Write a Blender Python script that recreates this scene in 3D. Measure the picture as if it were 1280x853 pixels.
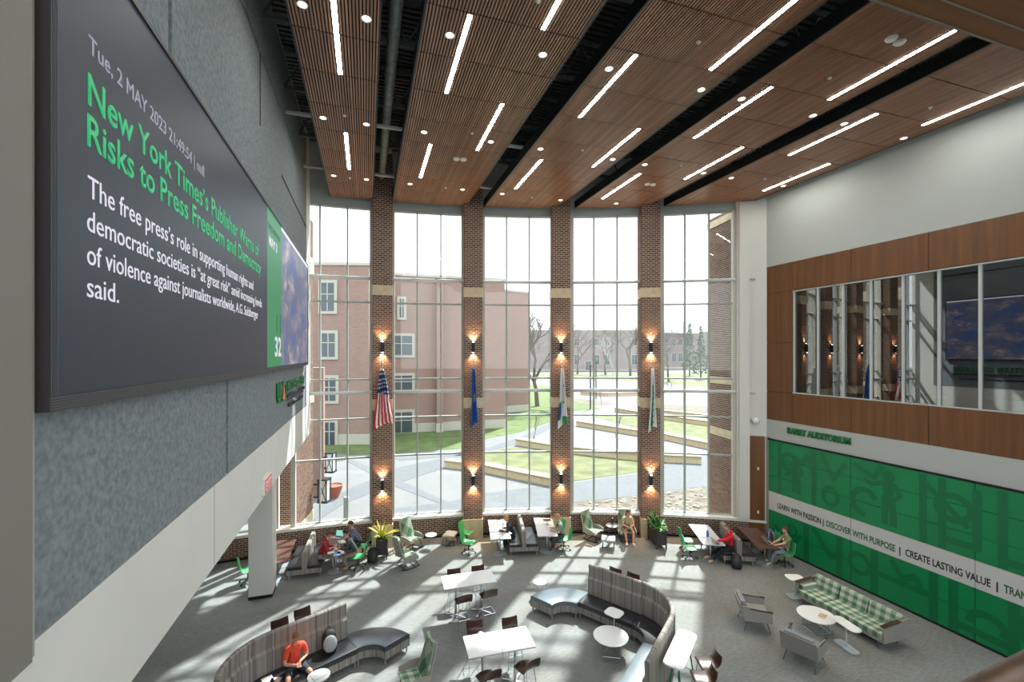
import bpy, bmesh, math, random
from mathutils import Vector, Matrix, Quaternion
for o in list(bpy.data.objects): bpy.data.objects.remove(o)
SC = bpy.context.scene
COL = SC.collection
PI = math.pi
R = math.radians
# ------------------------------------------------------------------ camera
FPX, TH, CH = 560.0, R(18.0), 7.6
SN, CS = math.sin(TH), math.cos(TH)
cam = bpy.data.cameras.new('camera')
cam.sensor_width = 36; cam.lens = 36*FPX/1280; cam.shift_y = 16.5/1280; cam.clip_end = 900
camo = bpy.data.objects.new('camera', cam); COL.objects.link(camo)
camo.location = (0, 0, CH); camo.rotation_euler = (R(90), 0, -TH)
SC.camera = camo
# ------------------------------------------------------------------ world, sun, exposure
W = bpy.data.worlds.new('sky'); SC.world = W; W.use_nodes = True
nt = W.node_tree; nt.nodes.clear()
wo = nt.nodes.new('ShaderNodeOutputWorld'); bg = nt.nodes.new('ShaderNodeBackground')
bg.inputs[0].default_value = (0.93, 0.965, 1.0, 1); bg.inputs[1].default_value = 1.0
nt.links.new(bg.outputs[0], wo.inputs[0])
sun = bpy.data.lights.new('sun', 'SUN'); sun.energy = 4.4; sun.angle = R(1.6); sun.color = (1.0, 0.985, 0.955)
suno = bpy.data.objects.new('sun', sun); COL.objects.link(suno)
SAZ, SEL = R(43.3), R(50)
sd = Vector((math.sin(SAZ)*math.cos(SEL), math.cos(SAZ)*math.cos(SEL), math.sin(SEL)))
suno.rotation_euler = sd.to_track_quat('Z', 'Y').to_euler(); suno.location = (20, 30, 40)
vs = SC.view_settings
vs.view_transform = 'Standard'; vs.look = 'None'; vs.gamma = 1; vs.exposure = 1.6; vs.use_curve_mapping = False
# ------------------------------------------------------------------ measuring helpers (pixel of the 1280x853 photo -> point in the hall)
def ray(u, v):
    a = (u-640)/FPX
    return Vector((SN+CS*a, CS-SN*a, (443-v)/FPX))
def P(u, v, z=0.0):
    d = ray(u, v); t = (z-CH)/d.z
    return Vector((d.x*t, d.y*t, z))
def PX(u, v, X):
    d = ray(u, v); return d*(X/d.x)+Vector((0, 0, CH))
def PD(u, v, Z): return ray(u, v)*Z+Vector((0, 0, CH))
# ------------------------------------------------------------------ materials
def lin(c):
    c /= 255.0
    return c/12.92 if c <= .04045 else ((c+.055)/1.055)**2.4
def L3(c): return (lin(c[0]), lin(c[1]), lin(c[2]), 1)
MC = {}
def M(name, col=None, rough=.6, metal=0, var=0, scale=8, bump=0, stretch=(1,1,1), spec=.5, emit=0, coat=0, coords='Object', detail=3):
    if name in MC: return MC[name]
    m = bpy.data.materials.new(name); m.use_nodes = True; MC[name] = m
    n = m.node_tree; b = n.nodes['Principled BSDF']
    b.inputs['Base Color'].default_value = L3(col)
    b.inputs['Roughness'].default_value = rough; b.inputs['Metallic'].default_value = metal
    b.inputs['Specular IOR Level'].default_value = spec
    if coat: b.inputs['Coat Weight'].default_value = coat; b.inputs['Coat Roughness'].default_value = .08
    if emit:
        b.inputs['Emission Color'].default_value = L3(col); b.inputs['Emission Strength'].default_value = emit
    if var or bump:
        tc = n.nodes.new('ShaderNodeTexCoord'); mp = n.nodes.new('ShaderNodeMapping')
        mp.inputs['Scale'].default_value = stretch
        nz = n.nodes.new('ShaderNodeTexNoise'); nz.inputs['Scale'].default_value = scale; nz.inputs['Detail'].default_value = detail
        n.links.new(tc.outputs[coords], mp.inputs[0]); n.links.new(mp.outputs[0], nz.inputs[0])
        if var:
            rp = n.nodes.new('ShaderNodeValToRGB')
            lo = [max(0, c*(1-var)) for c in col]; hi = [min(255, c*(1+var)) for c in col]
            rp.color_ramp.elements[0].color = L3(lo); rp.color_ramp.elements[1].color = L3(hi)
            rp.color_ramp.elements[0].position = .3; rp.color_ramp.elements[1].position = .7
            n.links.new(nz.outputs[0], rp.inputs[0]); n.links.new(rp.outputs[0], b.inputs['Base Color'])
            if emit: n.links.new(rp.outputs[0], b.inputs['Emission Color'])
        if bump:
            bp = n.nodes.new('ShaderNodeBump'); bp.inputs['Strength'].default_value = bump; bp.inputs['Distance'].default_value = .02
            n.links.new(nz.outputs[0], bp.inputs['Height']); n.links.new(bp.outputs[0], b.inputs['Normal'])
    return m
def N(m, kind, **kw):
    nd = m.node_tree.nodes.new(kind)
    for k, v in kw.items():
        if k in nd.inputs: nd.inputs[k].default_value = v
        else: setattr(nd, k, v)
    return nd
def ramp(m, src, stops, out):
    rp = N(m, 'ShaderNodeValToRGB'); e = rp.color_ramp.elements
    while len(e) < len(stops): e.new(.5)
    for i, (p, c) in enumerate(stops): e[i].position = p; e[i].color = L3(c)
    m.node_tree.links.new(src, rp.inputs[0])
    if out: m.node_tree.links.new(rp.outputs[0], out)
    return rp
def glass_mat(name, tint, refl=.07, rough=0.0):
    m = bpy.data.materials.new(name); m.use_nodes = True; n = m.node_tree; n.nodes.clear(); MC[name] = m
    o = N(m, 'ShaderNodeOutputMaterial'); t = N(m, 'ShaderNodeBsdfTransparent'); g = N(m, 'ShaderNodeBsdfGlossy', Roughness=rough)
    t.inputs[0].default_value = (*tint, 1)
    lf = N(m, 'ShaderNodeLayerWeight', Blend=.5); lw = N(m, 'ShaderNodeMath', operation='POWER'); lw.inputs[1].default_value = 5.0
    n.links.new(lf.outputs['Facing'], lw.inputs[0])
    ad = N(m, 'ShaderNodeMath', operation='ADD'); ad.inputs[1].default_value = refl; ad.use_clamp = True
    mx = N(m, 'ShaderNodeMixShader')
    n.links.new(lw.outputs[0], ad.inputs[0]); n.links.new(ad.outputs[0], mx.inputs[0])
    n.links.new(t.outputs[0], mx.inputs[1]); n.links.new(g.outputs[0], mx.inputs[2]); n.links.new(mx.outputs[0], o.inputs[0])
    return m
def attr_mat(name, stops, rough=.8, bump=0, var=0):
    m = M(name, stops[0][1], rough=rough)
    a = N(m, 'ShaderNodeAttribute', attribute_name='tone')
    b = m.node_tree.nodes['Principled BSDF']
    ramp(m, a.outputs['Fac'], stops, b.inputs['Base Color'])
    return m
def wood(name, c1, c2, scale=3, axis='Z', rough=.45, coat=0):
    m = M(name, c1, rough=rough, coat=coat)
    b = m.node_tree.nodes['Principled BSDF']
    tc = N(m, 'ShaderNodeTexCoord'); mp = N(m, 'ShaderNodeMapping')
    s = {'X': (.25, 6, 6), 'Y': (6, .25, 6), 'Z': (6, 6, .25)}[axis]
    mp.inputs['Scale'].default_value = s
    nz = N(m, 'ShaderNodeTexNoise', Scale=scale, Detail=5.0, Distortion=.6)
    m.node_tree.links.new(tc.outputs['Object'], mp.inputs[0]); m.node_tree.links.new(mp.outputs[0], nz.inputs[0])
    ramp(m, nz.outputs[0], [(.25, c1), (.75, c2)], b.inputs['Base Color'])
    return m
# ------------------------------------------------------------------ mesh builder
class MB:
    def __init__(s): s.v = []; s.f = []; s.m = []; s.uv = {}; s.tone = []
    def add(s, vs_, fs, mi=0, tone=0.0, uvs=None):
        o = len(s.v); s.v += [tuple(p) for p in vs_]
        for i, f in enumerate(fs):
            if uvs: s.uv[len(s.f)] = uvs[i]
            s.f.append(tuple(o+k for k in f)); s.m.append(mi); s.tone.append(tone)
    def box(s, c, d, mi=0, rz=0, mat=None, tone=0.0, skip=()):
        hx, hy, hz = d[0]/2, d[1]/2, d[2]/2
        p = [Vector((x*hx, y*hy, z*hz)) for z in (-1, 1) for y in (-1, 1) for x in (-1, 1)]
        q = Matrix.Rotation(rz, 3, 'Z') if mat is None else mat
        p = [q @ a + Vector(c) for a in p]
        F_ = {'b': (0, 2, 3, 1), 't': (4, 5, 7, 6), 'f': (0, 1, 5, 4), 'k': (2, 6, 7, 3), 'l': (0, 4, 6, 2), 'r': (1, 3, 7, 5)}
        s.add(p, [F_[k] for k in F_ if k not in skip], mi, tone)
    def b2(s, a, b, mi=0, tone=0.0): s.box([(a[i]+b[i])/2 for i in range(3)], [abs(b[i]-a[i]) for i in range(3)], mi, tone=tone)
    def bar(s, a, b, w, h, mi=0, up=(0, 0, 1)):
        a, b = Vector(a), Vector(b); d = b-a; y = d.normalized(); x = y.cross(Vector(up))
        if x.length < 1e-4: x = y.cross(Vector((1, 0, 0)))
        x.normalize(); z = x.cross(y)
        s.box((a+b)/2, (w, d.length, h), mi, mat=Matrix((x, y, z)).transposed())
    def tube(s, pts, r, n=6, mi=0, cap=True, closed=False, tone=0.0):
        pts = [Vector(p) for p in pts]; k = len(pts); rs = r if isinstance(r, (list, tuple)) else [r]*k
        vs_ = []; up = None
        for i, p in enumerate(pts):
            if closed: d = pts[(i+1) % k]-pts[i-1]
            else: d = pts[min(i+1, k-1)]-pts[max(i-1, 0)]
            d = d.normalized() if d.length > 1e-9 else Vector((0, 0, 1))
            if up is None:
                up = d.cross(Vector((0, 0, 1)))
                if up.length < .05: up = d.cross(Vector((1, 0, 0)))
            up = up-d*up.dot(d)
            if up.length < 1e-6: up = d.cross(Vector((1, 0.3, 0)))
            up.normalize(); w = d.cross(up)
            for j in range(n):
                a = 2*PI*j/n; vs_.append(p+(up*math.cos(a)+w*math.sin(a))*rs[i])
        fs = []
        for i in range(k if closed else k-1):
            i2 = (i+1) % k
            for j in range(n):
                j2 = (j+1) % n; fs.append((i*n+j, i*n+j2, i2*n+j2, i2*n+j))
        if cap and not closed: fs += [tuple(range(n))[::-1], tuple((k-1)*n+j for j in range(n))]
        s.add(vs_, fs, mi, tone)
    def lathe(s, prof, n=16, c=(0, 0, 0), mi=0, sc=(1, 1), cap=True):
        vs_ = [(c[0]+r*math.cos(2*PI*j/n)*sc[0], c[1]+r*math.sin(2*PI*j/n)*sc[1], c[2]+z) for r, z in prof for j in range(n)]
        fs = [(i*n+j, i*n+(j+1) % n, (i+1)*n+(j+1) % n, (i+1)*n+j) for i in range(len(prof)-1) for j in range(n)]
        if cap: fs += [tuple(range(n))[::-1], tuple((len(prof)-1)*n+j for j in range(n))]
        s.add(vs_, fs, mi)
    def prism(s, poly, z0, z1, mi=0, tone=0.0):
        k = len(poly); a = sum(poly[i][0]*poly[(i+1) % k][1]-poly[(i+1) % k][0]*poly[i][1] for i in range(k))
        if a < 0: poly = poly[::-1]
        vs_ = [(p[0], p[1], z0) for p in poly]+[(p[0], p[1], z1) for p in poly]
        s.add(vs_, [tuple(range(k))[::-1], tuple(range(k, 2*k))]+[(i, (i+1) % k, k+(i+1) % k, k+i) for i in range(k)], mi, tone)
    def ell(s, c, r, n=10, m=7, mi=0, rot=None):
        vs_ = []; fs = []
        for i in range(m+1):
            t = PI*i/m
            for j in range(n):
                a = 2*PI*j/n; p = Vector((r[0]*math.sin(t)*math.cos(a), r[1]*math.sin(t)*math.sin(a), r[2]*math.cos(t)))
                if rot: p = rot @ p
                vs_.append(p+Vector(c))
        for i in range(m):
            for j in range(n): fs.append((i*n+j, (i+1)*n+j, (i+1)*n+(j+1) % n, i*n+(j+1) % n))
        s.add(vs_, fs, mi)
    def sweep(s, path, prof, mi=0, closed=True, scale=1.0):
        """path: list of (x, y, nx, ny); prof: list of (offset along n, z); UV u runs along the path"""
        k, m_ = len(path), len(prof); vs_ = []; us = [0]
        for i in range(1, k): us.append(us[-1]+math.hypot(path[i][0]-path[i-1][0], path[i][1]-path[i-1][1]))
        vl = [0]
        for j in range(1, m_+1): vl.append(vl[-1]+math.hypot(prof[j % m_][0]-prof[j-1][0], prof[j % m_][1]-prof[j-1][1]))
        for x, y, nx, ny in path:
            for o, z in prof: vs_.append((x+nx*o, y+ny*o, z))
        fs = []; uv = []
        for i in range(k-1):
            for j in range(m_):
                j2 = (j+1) % m_; fs.append((i*m_+j, i*m_+j2, (i+1)*m_+j2, (i+1)*m_+j))
                uv.append([(us[i], vl[j]), (us[i], vl[j+1]), (us[i+1], vl[j+1]), (us[i+1], vl[j])])
        fs.append(tuple(range(m_))[::-1]); uv.append([(prof[j][0], prof[j][1]) for j in range(m_)][::-1])
        fs.append(tuple((k-1)*m_+j for j in range(m_))); uv.append([(prof[j][0], prof[j][1]) for j in range(m_)])
        s.add(vs_, fs, mi, uvs=uv)
    def mesh(s, name, mats, smooth=False, bevel=0):
        me = bpy.data.meshes.new(name); me.from_pydata(s.v, [], s.f)
        for m in (mats if isinstance(mats, (list, tuple)) else [mats]): me.materials.append(m)
        me.polygons.foreach_set('material_index', s.m)
        if s.uv:
            ul = me.uv_layers.new(name='UVMap')
            for fi, us in s.uv.items():
                p = me.polygons[fi]
                for k, li in enumerate(p.loop_indices): ul.data[li].uv = us[k]
        if any(s.tone):
            a = me.attributes.new('tone', 'FLOAT', 'FACE'); a.data.foreach_set('value', s.tone)
        bm = bmesh.new(); bm.from_mesh(me)
        if bevel:
            es = [e for e in bm.edges if len(e.link_faces) == 2 and e.calc_face_angle(0) > R(40)]
            bmesh.ops.bevel(bm, geom=es, offset=bevel, segments=2, affect='EDGES', profile=.6, clamp_overlap=True)
        if len(bm.faces) < 60000: bmesh.ops.recalc_face_normals(bm, faces=bm.faces)
        bm.to_mesh(me); bm.free()
        if smooth:
            me.polygons.foreach_set('use_smooth', [True]*len(me.polygons))
            try: me.set_sharp_from_angle(angle=R(42))
            except Exception: pass
        me.update(); return me
    def build(s, name, mats, parent=None, smooth=False, bevel=0, loc=(0, 0, 0), rz=0, kind=None):
        return put(s.mesh(name, mats, smooth, bevel), name, parent, loc, rz, kind)
def put(me, name, parent=None, loc=(0, 0, 0), rz=0, kind=None):
    o = bpy.data.objects.new(name, me); COL.objects.link(o); o.location = loc; o.rotation_euler = (0, 0, rz)
    if parent: o.parent = parent
    if kind: o['kind'] = kind
    return o
def tag(o, label, cat, group=None, kind=None):
    o['label'] = label; o['category'] = cat
    if group: o['group'] = group
    if kind: o['kind'] = kind
    return o
def thing(name, label, cat, loc=(0, 0, 0), rz=0, group=None):
    o = bpy.data.objects.new(name, None); COL.objects.link(o); o.empty_display_size = .2
    o.location = loc; o.rotation_euler = (0, 0, rz)
    return tag(o, label, cat, group)
KIDS = {}
def dup(root, loc, rz=0, label=None, group=None):
    r = root.copy(); COL.objects.link(r); r.location = loc; r.rotation_euler = (0, 0, rz)
    if label: r['label'] = label
    if group: r['group'] = group
    for ch in [o for o in COL.objects if o.parent is root]:
        c = ch.copy(); COL.objects.link(c); c.parent = r
        for g in [o for o in COL.objects if o.parent is ch]:
            d = g.copy(); COL.objects.link(d); d.parent = c
    return r
def rpoly(w, d, r, n=4, cx=0, cy=0):
    out = []
    for sx, sy, a0 in ((1, 1, 0), (-1, 1, 90), (-1, -1, 180), (1, -1, 270)):
        for k in range(n+1):
            a = R(a0+90*k/n); out.append((cx+sx*(w/2-r)+r*math.cos(a), cy+sy*(d/2-r)+r*math.sin(a)))
    return out
TXT = {}
def text_mesh(s, bold=0.0, shear=0.0, space=1.0):
    key = (s, bold, space)
    if key not in TXT:
        cu = bpy.data.curves.new('lettering', 'FONT'); cu.body = s; cu.size = 1; cu.offset = bold; cu.extrude = 0.0; cu.space_character = space
        cu.resolution_u = 3
        to = bpy.data.objects.new('lettering', cu); COL.objects.link(to)
        bpy.context.view_layer.update()
        me = bpy.data.meshes.new_from_object(to.evaluated_get(bpy.context.evaluated_depsgraph_get()))
        bpy.data.objects.remove(to); TXT[key] = me
    return TXT[key].copy()
def text_on(name, s, origin, xd, yd, width, cap, mat, parent, bold=0.0, depth=.004, space=1.0, zc=.72):
    """lettering laid flat: origin = bottom-left of the baseline, width = whole line, cap = height of a capital"""
    me = text_mesh(s, bold, space=space); vs_ = [v.co for v in me.vertices]
    x0 = min(v.x for v in vs_); x1 = max(v.x for v in vs_)
    sx = width/(x1-x0); sy = cap/zc; xd, yd = Vector(xd), Vector(yd); nd = xd.cross(yd)
    for v in me.vertices:
        v.co = xd*((v.co.x-x0)*sx)+yd*(v.co.y*sy)+Vector(origin)
    bm = bmesh.new(); bm.from_mesh(me)
    r_ = bmesh.ops.extrude_face_region(bm, geom=bm.faces[:])
    bmesh.ops.translate(bm, verts=[g for g in r_['geom'] if isinstance(g, bmesh.types.BMVert)], vec=nd*depth)
    bmesh.ops.recalc_face_normals(bm, faces=bm.faces)
    bm.to_mesh(me); bm.free(); me.materials.clear(); me.materials.append(mat)
    return put(me, name, parent, kind='stuff')
random.seed(4)
# ================================================================== materials
white_wall = M('painted_white_wall', (214, 214, 208), rough=.75, var=.015, scale=.7)
white_metal = M('light_metal', (196, 200, 198), rough=.45); frame_metal = M('window_frame', (158, 163, 158), rough=.5)
grey_metal = M('grey_metal', (120, 124, 126), rough=.4, metal=.6)
chrome = M('chrome', (190, 192, 195), rough=.22, metal=1)
black = M('black_metal', (28, 29, 31), rough=.5)
dark = M('dark_gap', (22, 22, 23), rough=.9)
stone = M('limestone', (196, 180, 150), rough=.8, var=.06, scale=5)
felt = M('grey_felt', (120, 128, 132), rough=.95, var=.12, scale=17, bump=.1, detail=8)
brickm = attr_mat('brick', [(0, (76, 56, 48)), (.35, (98, 70, 56)), (.7, (122, 86, 66)), (1, (92, 72, 66))])
mortar = M('mortar', (212, 198, 180), rough=.9)
glassm = glass_mat('window_glass', (.93, .965, .96), .03)
glass_room = glass_mat('meeting_room_glass', (.55, .58, .58), .22)
slat_w = wood('walnut_slat', (124, 88, 66), (186, 138, 110), scale=1.2, axis='Y', rough=.35)
slat_back = M('slat_backing', (30, 22, 19), rough=.9)
panelw = wood('walnut_panel', (94, 58, 28), (124, 80, 42), scale=1.3, axis='Z', rough=.4)
lampm = M('lamp_white', (250, 250, 244), rough=.5, emit=18)
downm = M('downlight_glow', (255, 244, 228), rough=.5, emit=1.3)
whitep = M('white_plastic', (228, 228, 224), rough=.4)
laminate = M('white_laminate', (236, 236, 236), rough=.3)
greylam = M('pale_grey_laminate', (200, 200, 205), rough=.35)
walnut = wood('walnut_table', (74, 46, 38), (104, 70, 58), scale=2.5, axis='Y', rough=.35)
# carpet: brushed streaks in two greys with browner tiles
carpet = M('carpet', (112, 112, 108), rough=.95, spec=.1)
_b = carpet.node_tree.nodes['Principled BSDF']; _l = carpet.node_tree.links
tc = N(carpet, 'ShaderNodeTexCoord'); mp = N(carpet, 'ShaderNodeMapping'); mp.inputs['Scale'].default_value = (2.2, 20, 1)
mp.inputs['Rotation'].default_value = (0, 0, R(-4))
n1 = N(carpet, 'ShaderNodeTexNoise', Scale=2.2, Detail=6.0, Roughness=.75)
mp2 = N(carpet, 'ShaderNodeMapping'); mp2.inputs['Scale'].default_value = (.35, .8, 1)
n2 = N(carpet, 'ShaderNodeTexNoise', Scale=1.0, Detail=2.0)
_l.new(tc.outputs['Object'], mp.inputs[0]); _l.new(mp.outputs[0], n1.inputs[0]); _l.new(tc.outputs['Object'], mp2.inputs[0]); _l.new(mp2.outputs[0], n2.inputs[0])
r1 = ramp(carpet, n1.outputs[0], [(.33, (114, 117, 117)), (.52, (137, 140, 139)), (.7, (158, 161, 160))], None)
r2 = ramp(carpet, n2.outputs[0], [(.35, (235, 232, 226)), (.65, (255, 255, 255))], None)
mx = N(carpet, 'ShaderNodeMixRGB', blend_type='MULTIPLY'); mx.inputs[0].default_value = 1
_l.new(r1.outputs[0], mx.inputs[1]); _l.new(r2.outputs[0], mx.inputs[2]); _l.new(mx.outputs[0], _b.inputs['Base Color'])
# striped upholstery (stripes run up the sofa, read from the UV along its length)
def stripes(name, stops, freq):
    m = M(name, stops[0][1], rough=.9)
    uv = N(m, 'ShaderNodeUVMap'); sp = N(m, 'ShaderNodeSeparateXYZ'); cb = N(m, 'ShaderNodeCombineXYZ')
    ml = N(m, 'ShaderNodeMath', operation='MULTIPLY'); ml.inputs[1].default_value = freq
    nz = N(m, 'ShaderNodeTexNoise', Scale=1.0, Detail=3.0, Roughness=.7); nz.noise_dimensions = '3D'
    lk = m.node_tree.links
    lk.new(uv.outputs[0], sp.inputs[0]); lk.new(sp.outputs[0], ml.inputs[0]); lk.new(ml.outputs[0], cb.inputs[0]); lk.new(cb.outputs[0], nz.inputs[0])
    ramp(m, nz.outputs[0], stops, m.node_tree.nodes['Principled BSDF'].inputs['Base Color'])
    return m
stripe = stripes('striped_upholstery', [(.3, (62, 60, 60)), (.45, (120, 116, 112)), (.55, (160, 154, 146)), (.7, (92, 86, 84))], 14)
vinyl = M('black_vinyl', (44, 46, 50), rough=.32, var=.08, scale=4)
bluevinyl = M('slate_vinyl', (92, 104, 112), rough=.38, var=.06, scale=3)
def plaid(name, base, mid, dk, k=(5, 5), rot=0, coords='Object', ax=(0, 1)):
    m = M(name, base, rough=.9); lk = m.node_tree.links; b = m.node_tree.nodes['Principled BSDF']
    t = N(m, 'ShaderNodeTexCoord'); mp_ = N(m, 'ShaderNodeMapping'); mp_.inputs['Rotation'].default_value = rot if isinstance(rot, tuple) else (0, 0, rot)
    sp = N(m, 'ShaderNodeSeparateXYZ'); lk.new(t.outputs[coords], mp_.inputs[0]); lk.new(mp_.outputs[0], sp.inputs[0])
    outs = []
    for a, f in zip(ax, k):
        ml = N(m, 'ShaderNodeMath', operation='MULTIPLY'); ml.inputs[1].default_value = f
        fr = N(m, 'ShaderNodeMath', operation='FRACT'); gt = N(m, 'ShaderNodeMath', operation='GREATER_THAN'); gt.inputs[1].default_value = .5
        lk.new(sp.outputs[a], ml.inputs[0]); lk.new(ml.outputs[0], fr.inputs[0]); lk.new(fr.outputs[0], gt.inputs[0]); outs.append(gt)
    ad = N(m, 'ShaderNodeMath', operation='ADD'); dv = N(m, 'ShaderNodeMath', operation='MULTIPLY'); dv.inputs[1].default_value = .5
    lk.new(outs[0].outputs[0], ad.inputs[0]); lk.new(outs[1].outputs[0], ad.inputs[1]); lk.new(ad.outputs[0], dv.inputs[0])
    rp = ramp(m, dv.outputs[0], [(0, base), (.4, mid), (.8, dk)], b.inputs['Base Color']); rp.color_ramp.interpolation = 'CONSTANT'
    return m
plaid_sofa = plaid('green_plaid', (196, 198, 184), (142, 162, 142), (84, 122, 94), (4.2, 4.8), ax=(1, 0))
plaid_back = plaid('green_plaid_back', (196, 198, 184), (142, 162, 142), (84, 122, 94), (4.2, 5.5), ax=(1, 2))
plaid_lounge = plaid('green_diamond_plaid', (176, 186, 170), (132, 156, 132), (74, 112, 80), (2.4, 1.6), rot=(0, R(38), 0), ax=(0, 2))
shell_f = M('taupe_fabric', (158, 156, 146), rough=.85, var=.04, scale=30)
shell_g = M('grey_fabric', (148, 146, 142), rough=.85, var=.04, scale=30)
greenp = M('green_plastic', (72, 168, 104), rough=.4)
brownwood = wood('bent_walnut', (52, 34, 28), (86, 58, 46), scale=3, axis='X', rough=.3)
# ================================================================== floor and ground outside
CX, CY, RG = -1.662, -12.235, 31.5          # the bowed window wall is an arc about this point
def arc(phi, r, z=0.0): return Vector((CX+r*math.sin(phi), CY+r*math.cos(phi), z))
def phi_u(u, r=RG):
    """angle on the arc that stands at image column u"""
    d = ray(u, 443); a = d.x**2+d.y**2; b = -(d.x*CX+d.y*CY); c = CX*CX+CY*CY-r*r
    t = (-b+math.sqrt(b*b-a*c))/a; return math.atan2(d.x*t-CX, d.y*t-CY)
def phi_x(x, r=RG): return math.asin((x-CX)/r)
XL, XR = -2.1, 15.28
fl = MB(); pts = [(-13, -7), (15.9, -7), (15.9, 13.6)]+[tuple(arc(phi_x(15.2)+(phi_x(-13)-phi_x(15.2))*i/30, RG-.3)[:2]) for i in range(31)]
fl.prism(pts, -.12, 0); fl.build('floor', carpet, kind='structure')
# ================================================================== bricks
def brick_wall(mb, p0, p1, z0, z1, out, bl=.203, bh=.0813, mt=.019, proud=.012, ends=False):
    """running-bond bricks on the line p0-p1 facing `out`"""
    p0, p1 = Vector((p0[0], p0[1], 0)), Vector((p1[0], p1[1], 0)); L = (p1-p0).length; d = (p1-p0)/L; o = Vector((out[0], out[1], 0)).normalized()
    rot = Matrix((d, o, Vector((0, 0, 1)))).transposed(); nr = max(1, round((z1-z0)/bh)); h = (z1-z0)/nr
    for r_ in range(nr):
        x = -(bl/2 if r_ % 2 else 0)
        while x < L-.01:
            a, b = max(0, x), min(L, x+bl)-(mt if x+bl < L else 0)
            if b-a > .02:
                c = p0+d*((a+b)/2)+Vector((0, 0, z0+h*(r_+.5)))+o*(proud/2)
                mb.box(c, (b-a, proud, h-mt), 0, mat=rot, tone=random.uniform(.01, 1), skip=('f',) if rot.determinant() > 0 else ('f',))
            x += bl
# ------------------------------------------------------------------ knee wall, sill and header of the window wall
RK = RG-.34
pa, pb = phi_x(-9.0, RK), phi_x(15.25, RK)
def arcbox(mb, a0, a1, r0, r1, z0, z1, n=40, mi=0):
    v = []; 
    for i in range(n+1):
        a = a0+(a1-a0)*i/n
        v += [arc(a, r0, z0), arc(a, r1, z0), arc(a, r1, z1), arc(a, r0, z1)]
    f = [(0, 1, 2, 3), (4*n+3, 4*n+2, 4*n+1, 4*n)]
    for i in range(n):
        b = 4*i
        for j in range(4): f.append((b+j, b+4+j, b+4+(j+1) % 4, b+(j+1) % 4))
    mb.add(v, f, mi)
NSEG = 14
sillm = M('sill_white', (226, 224, 216), rough=.4)
for sgi in range(NSEG):
    q0, q1 = pa+(pb-pa)*sgi/NSEG, pa+(pb-pa)*(sgi+1)/NSEG
    w = MB(); arcbox(w, q0, q1, RK, RG+.12, -.1, .82, n=4)
    wall_front = w.build('wall_front', mortar, kind='structure')
    w = MB(); k = 4
    for i in range(k):
        a, b = arc(q0+(q1-q0)*i/k, RK), arc(q0+(q1-q0)*(i+1)/k, RK)
        m_ = (a+b)/2; out = Vector((CX, CY, 0))-m_
        brick_wall(w, a, b, .09, .82, out)
    w.build('brickwork', brickm, wall_front, kind='stuff')
    w = MB(); arcbox(w, q0, q1, RK-.05, RG+.1, .82, .92, n=4); w.build('sill', sillm, wall_front)
w = MB(); arcbox(w, pa, pb, RK-.012, RK, 0, .09); w.build('baseboard_front', dark, kind='structure')
w = MB(); arcbox(w, phi_x(-2.2), phi_x(15.25), RG-.1, RG+.3, 13.55, 16.4)
w.build('trim_1', M('header_grey', (172, 180, 178), rough=.6), kind='structure')
# ------------------------------------------------------------------ the five tall windows
bays = [[367, 400.2, 434.5, 465], [491, 521.5, 551, 579], [603.5, 633, 661.5, 690], [714, 742, 771, 801], [826.5, 855.5, 885.5, 917.5]]
ZT = [.92, 3.40, 4.98, 6.05, 6.57, 9.71, 10.72, 13.55]
def radial(phi): return Matrix(((math.cos(phi), math.sin(phi), 0), (-math.sin(phi), math.cos(phi), 0), (0, 0, 1)))
def member(mb, p, q, w_, d_, phi):
    m_ = Vector(((p.x+q.x)/2, (p.y+q.y)/2, (p.z+q.z)/2))
    if abs(p.z-q.z) > .01: mb.box(m_, (w_, d_, abs(p.z-q.z)), 0, mat=radial(phi))
    else: mb.box(m_, ((p-q).length, d_, w_), 0, mat=radial(phi))
def make_window(nm, phs, zs, tubes=True, jamb=.16):
    win = bpy.data.objects.new(nm, None); COL.objects.link(win); win['kind'] = 'structure'
    for i, ph in enumerate(phs):
        mb = MB(); e = i in (0, len(phs)-1)
        member(mb, arc(ph, RG-.04, zs[0]), arc(ph, RG-.04, zs[-1]), jamb if e else .055, .34 if e else .2, ph)
        mb.build('jamb' if e else 'mullion', M('jamb_beige', (190, 186, 174), rough=.55) if e else frame_metal, win)
    for i in range(len(phs)-1):
        a, b = phs[i], phs[i+1]; m_ = (a+b)/2
        for j, z in enumerate(zs):
            mb = MB(); member(mb, arc(a, RG, z), arc(b, RG, z), .06, .15, m_); mb.build('transom', frame_metal, win)
        for j in range(len(zs)-1):
            z0, z1 = zs[j]+.03, zs[j+1]-.03
            mb = MB(); p, q = arc(a, RG, 0), arc(b, RG, 0); c = (p+q)/2; c.z = (z0+z1)/2
            mb.box(c, ((p-q).length-.05, .012, z1-z0), 0, mat=radial(m_)); mb.build('pane', glassm, win)
    if tubes:
        for z in (6.06, 10.66):
            mb = MB(); n = 8; mb.tube([arc(phs[0]+(phs[-1]-phs[0])*t/n, RG-.24, z) for t in range(n+1)], .068, 8)
            mb.build('tie_rod', white_metal, win, smooth=True)
    return win
for i, b_ in enumerate(bays): make_window('window_%d' % (i+1), [phi_u(u) for u in b_], ZT)
make_window('window_6', [phi_x(x) for x in (-9, -7.8, -6.6, -5.4, -4.2, -3.25)], [.92, 3.4, 4.5], tubes=False, jamb=.1)
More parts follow.
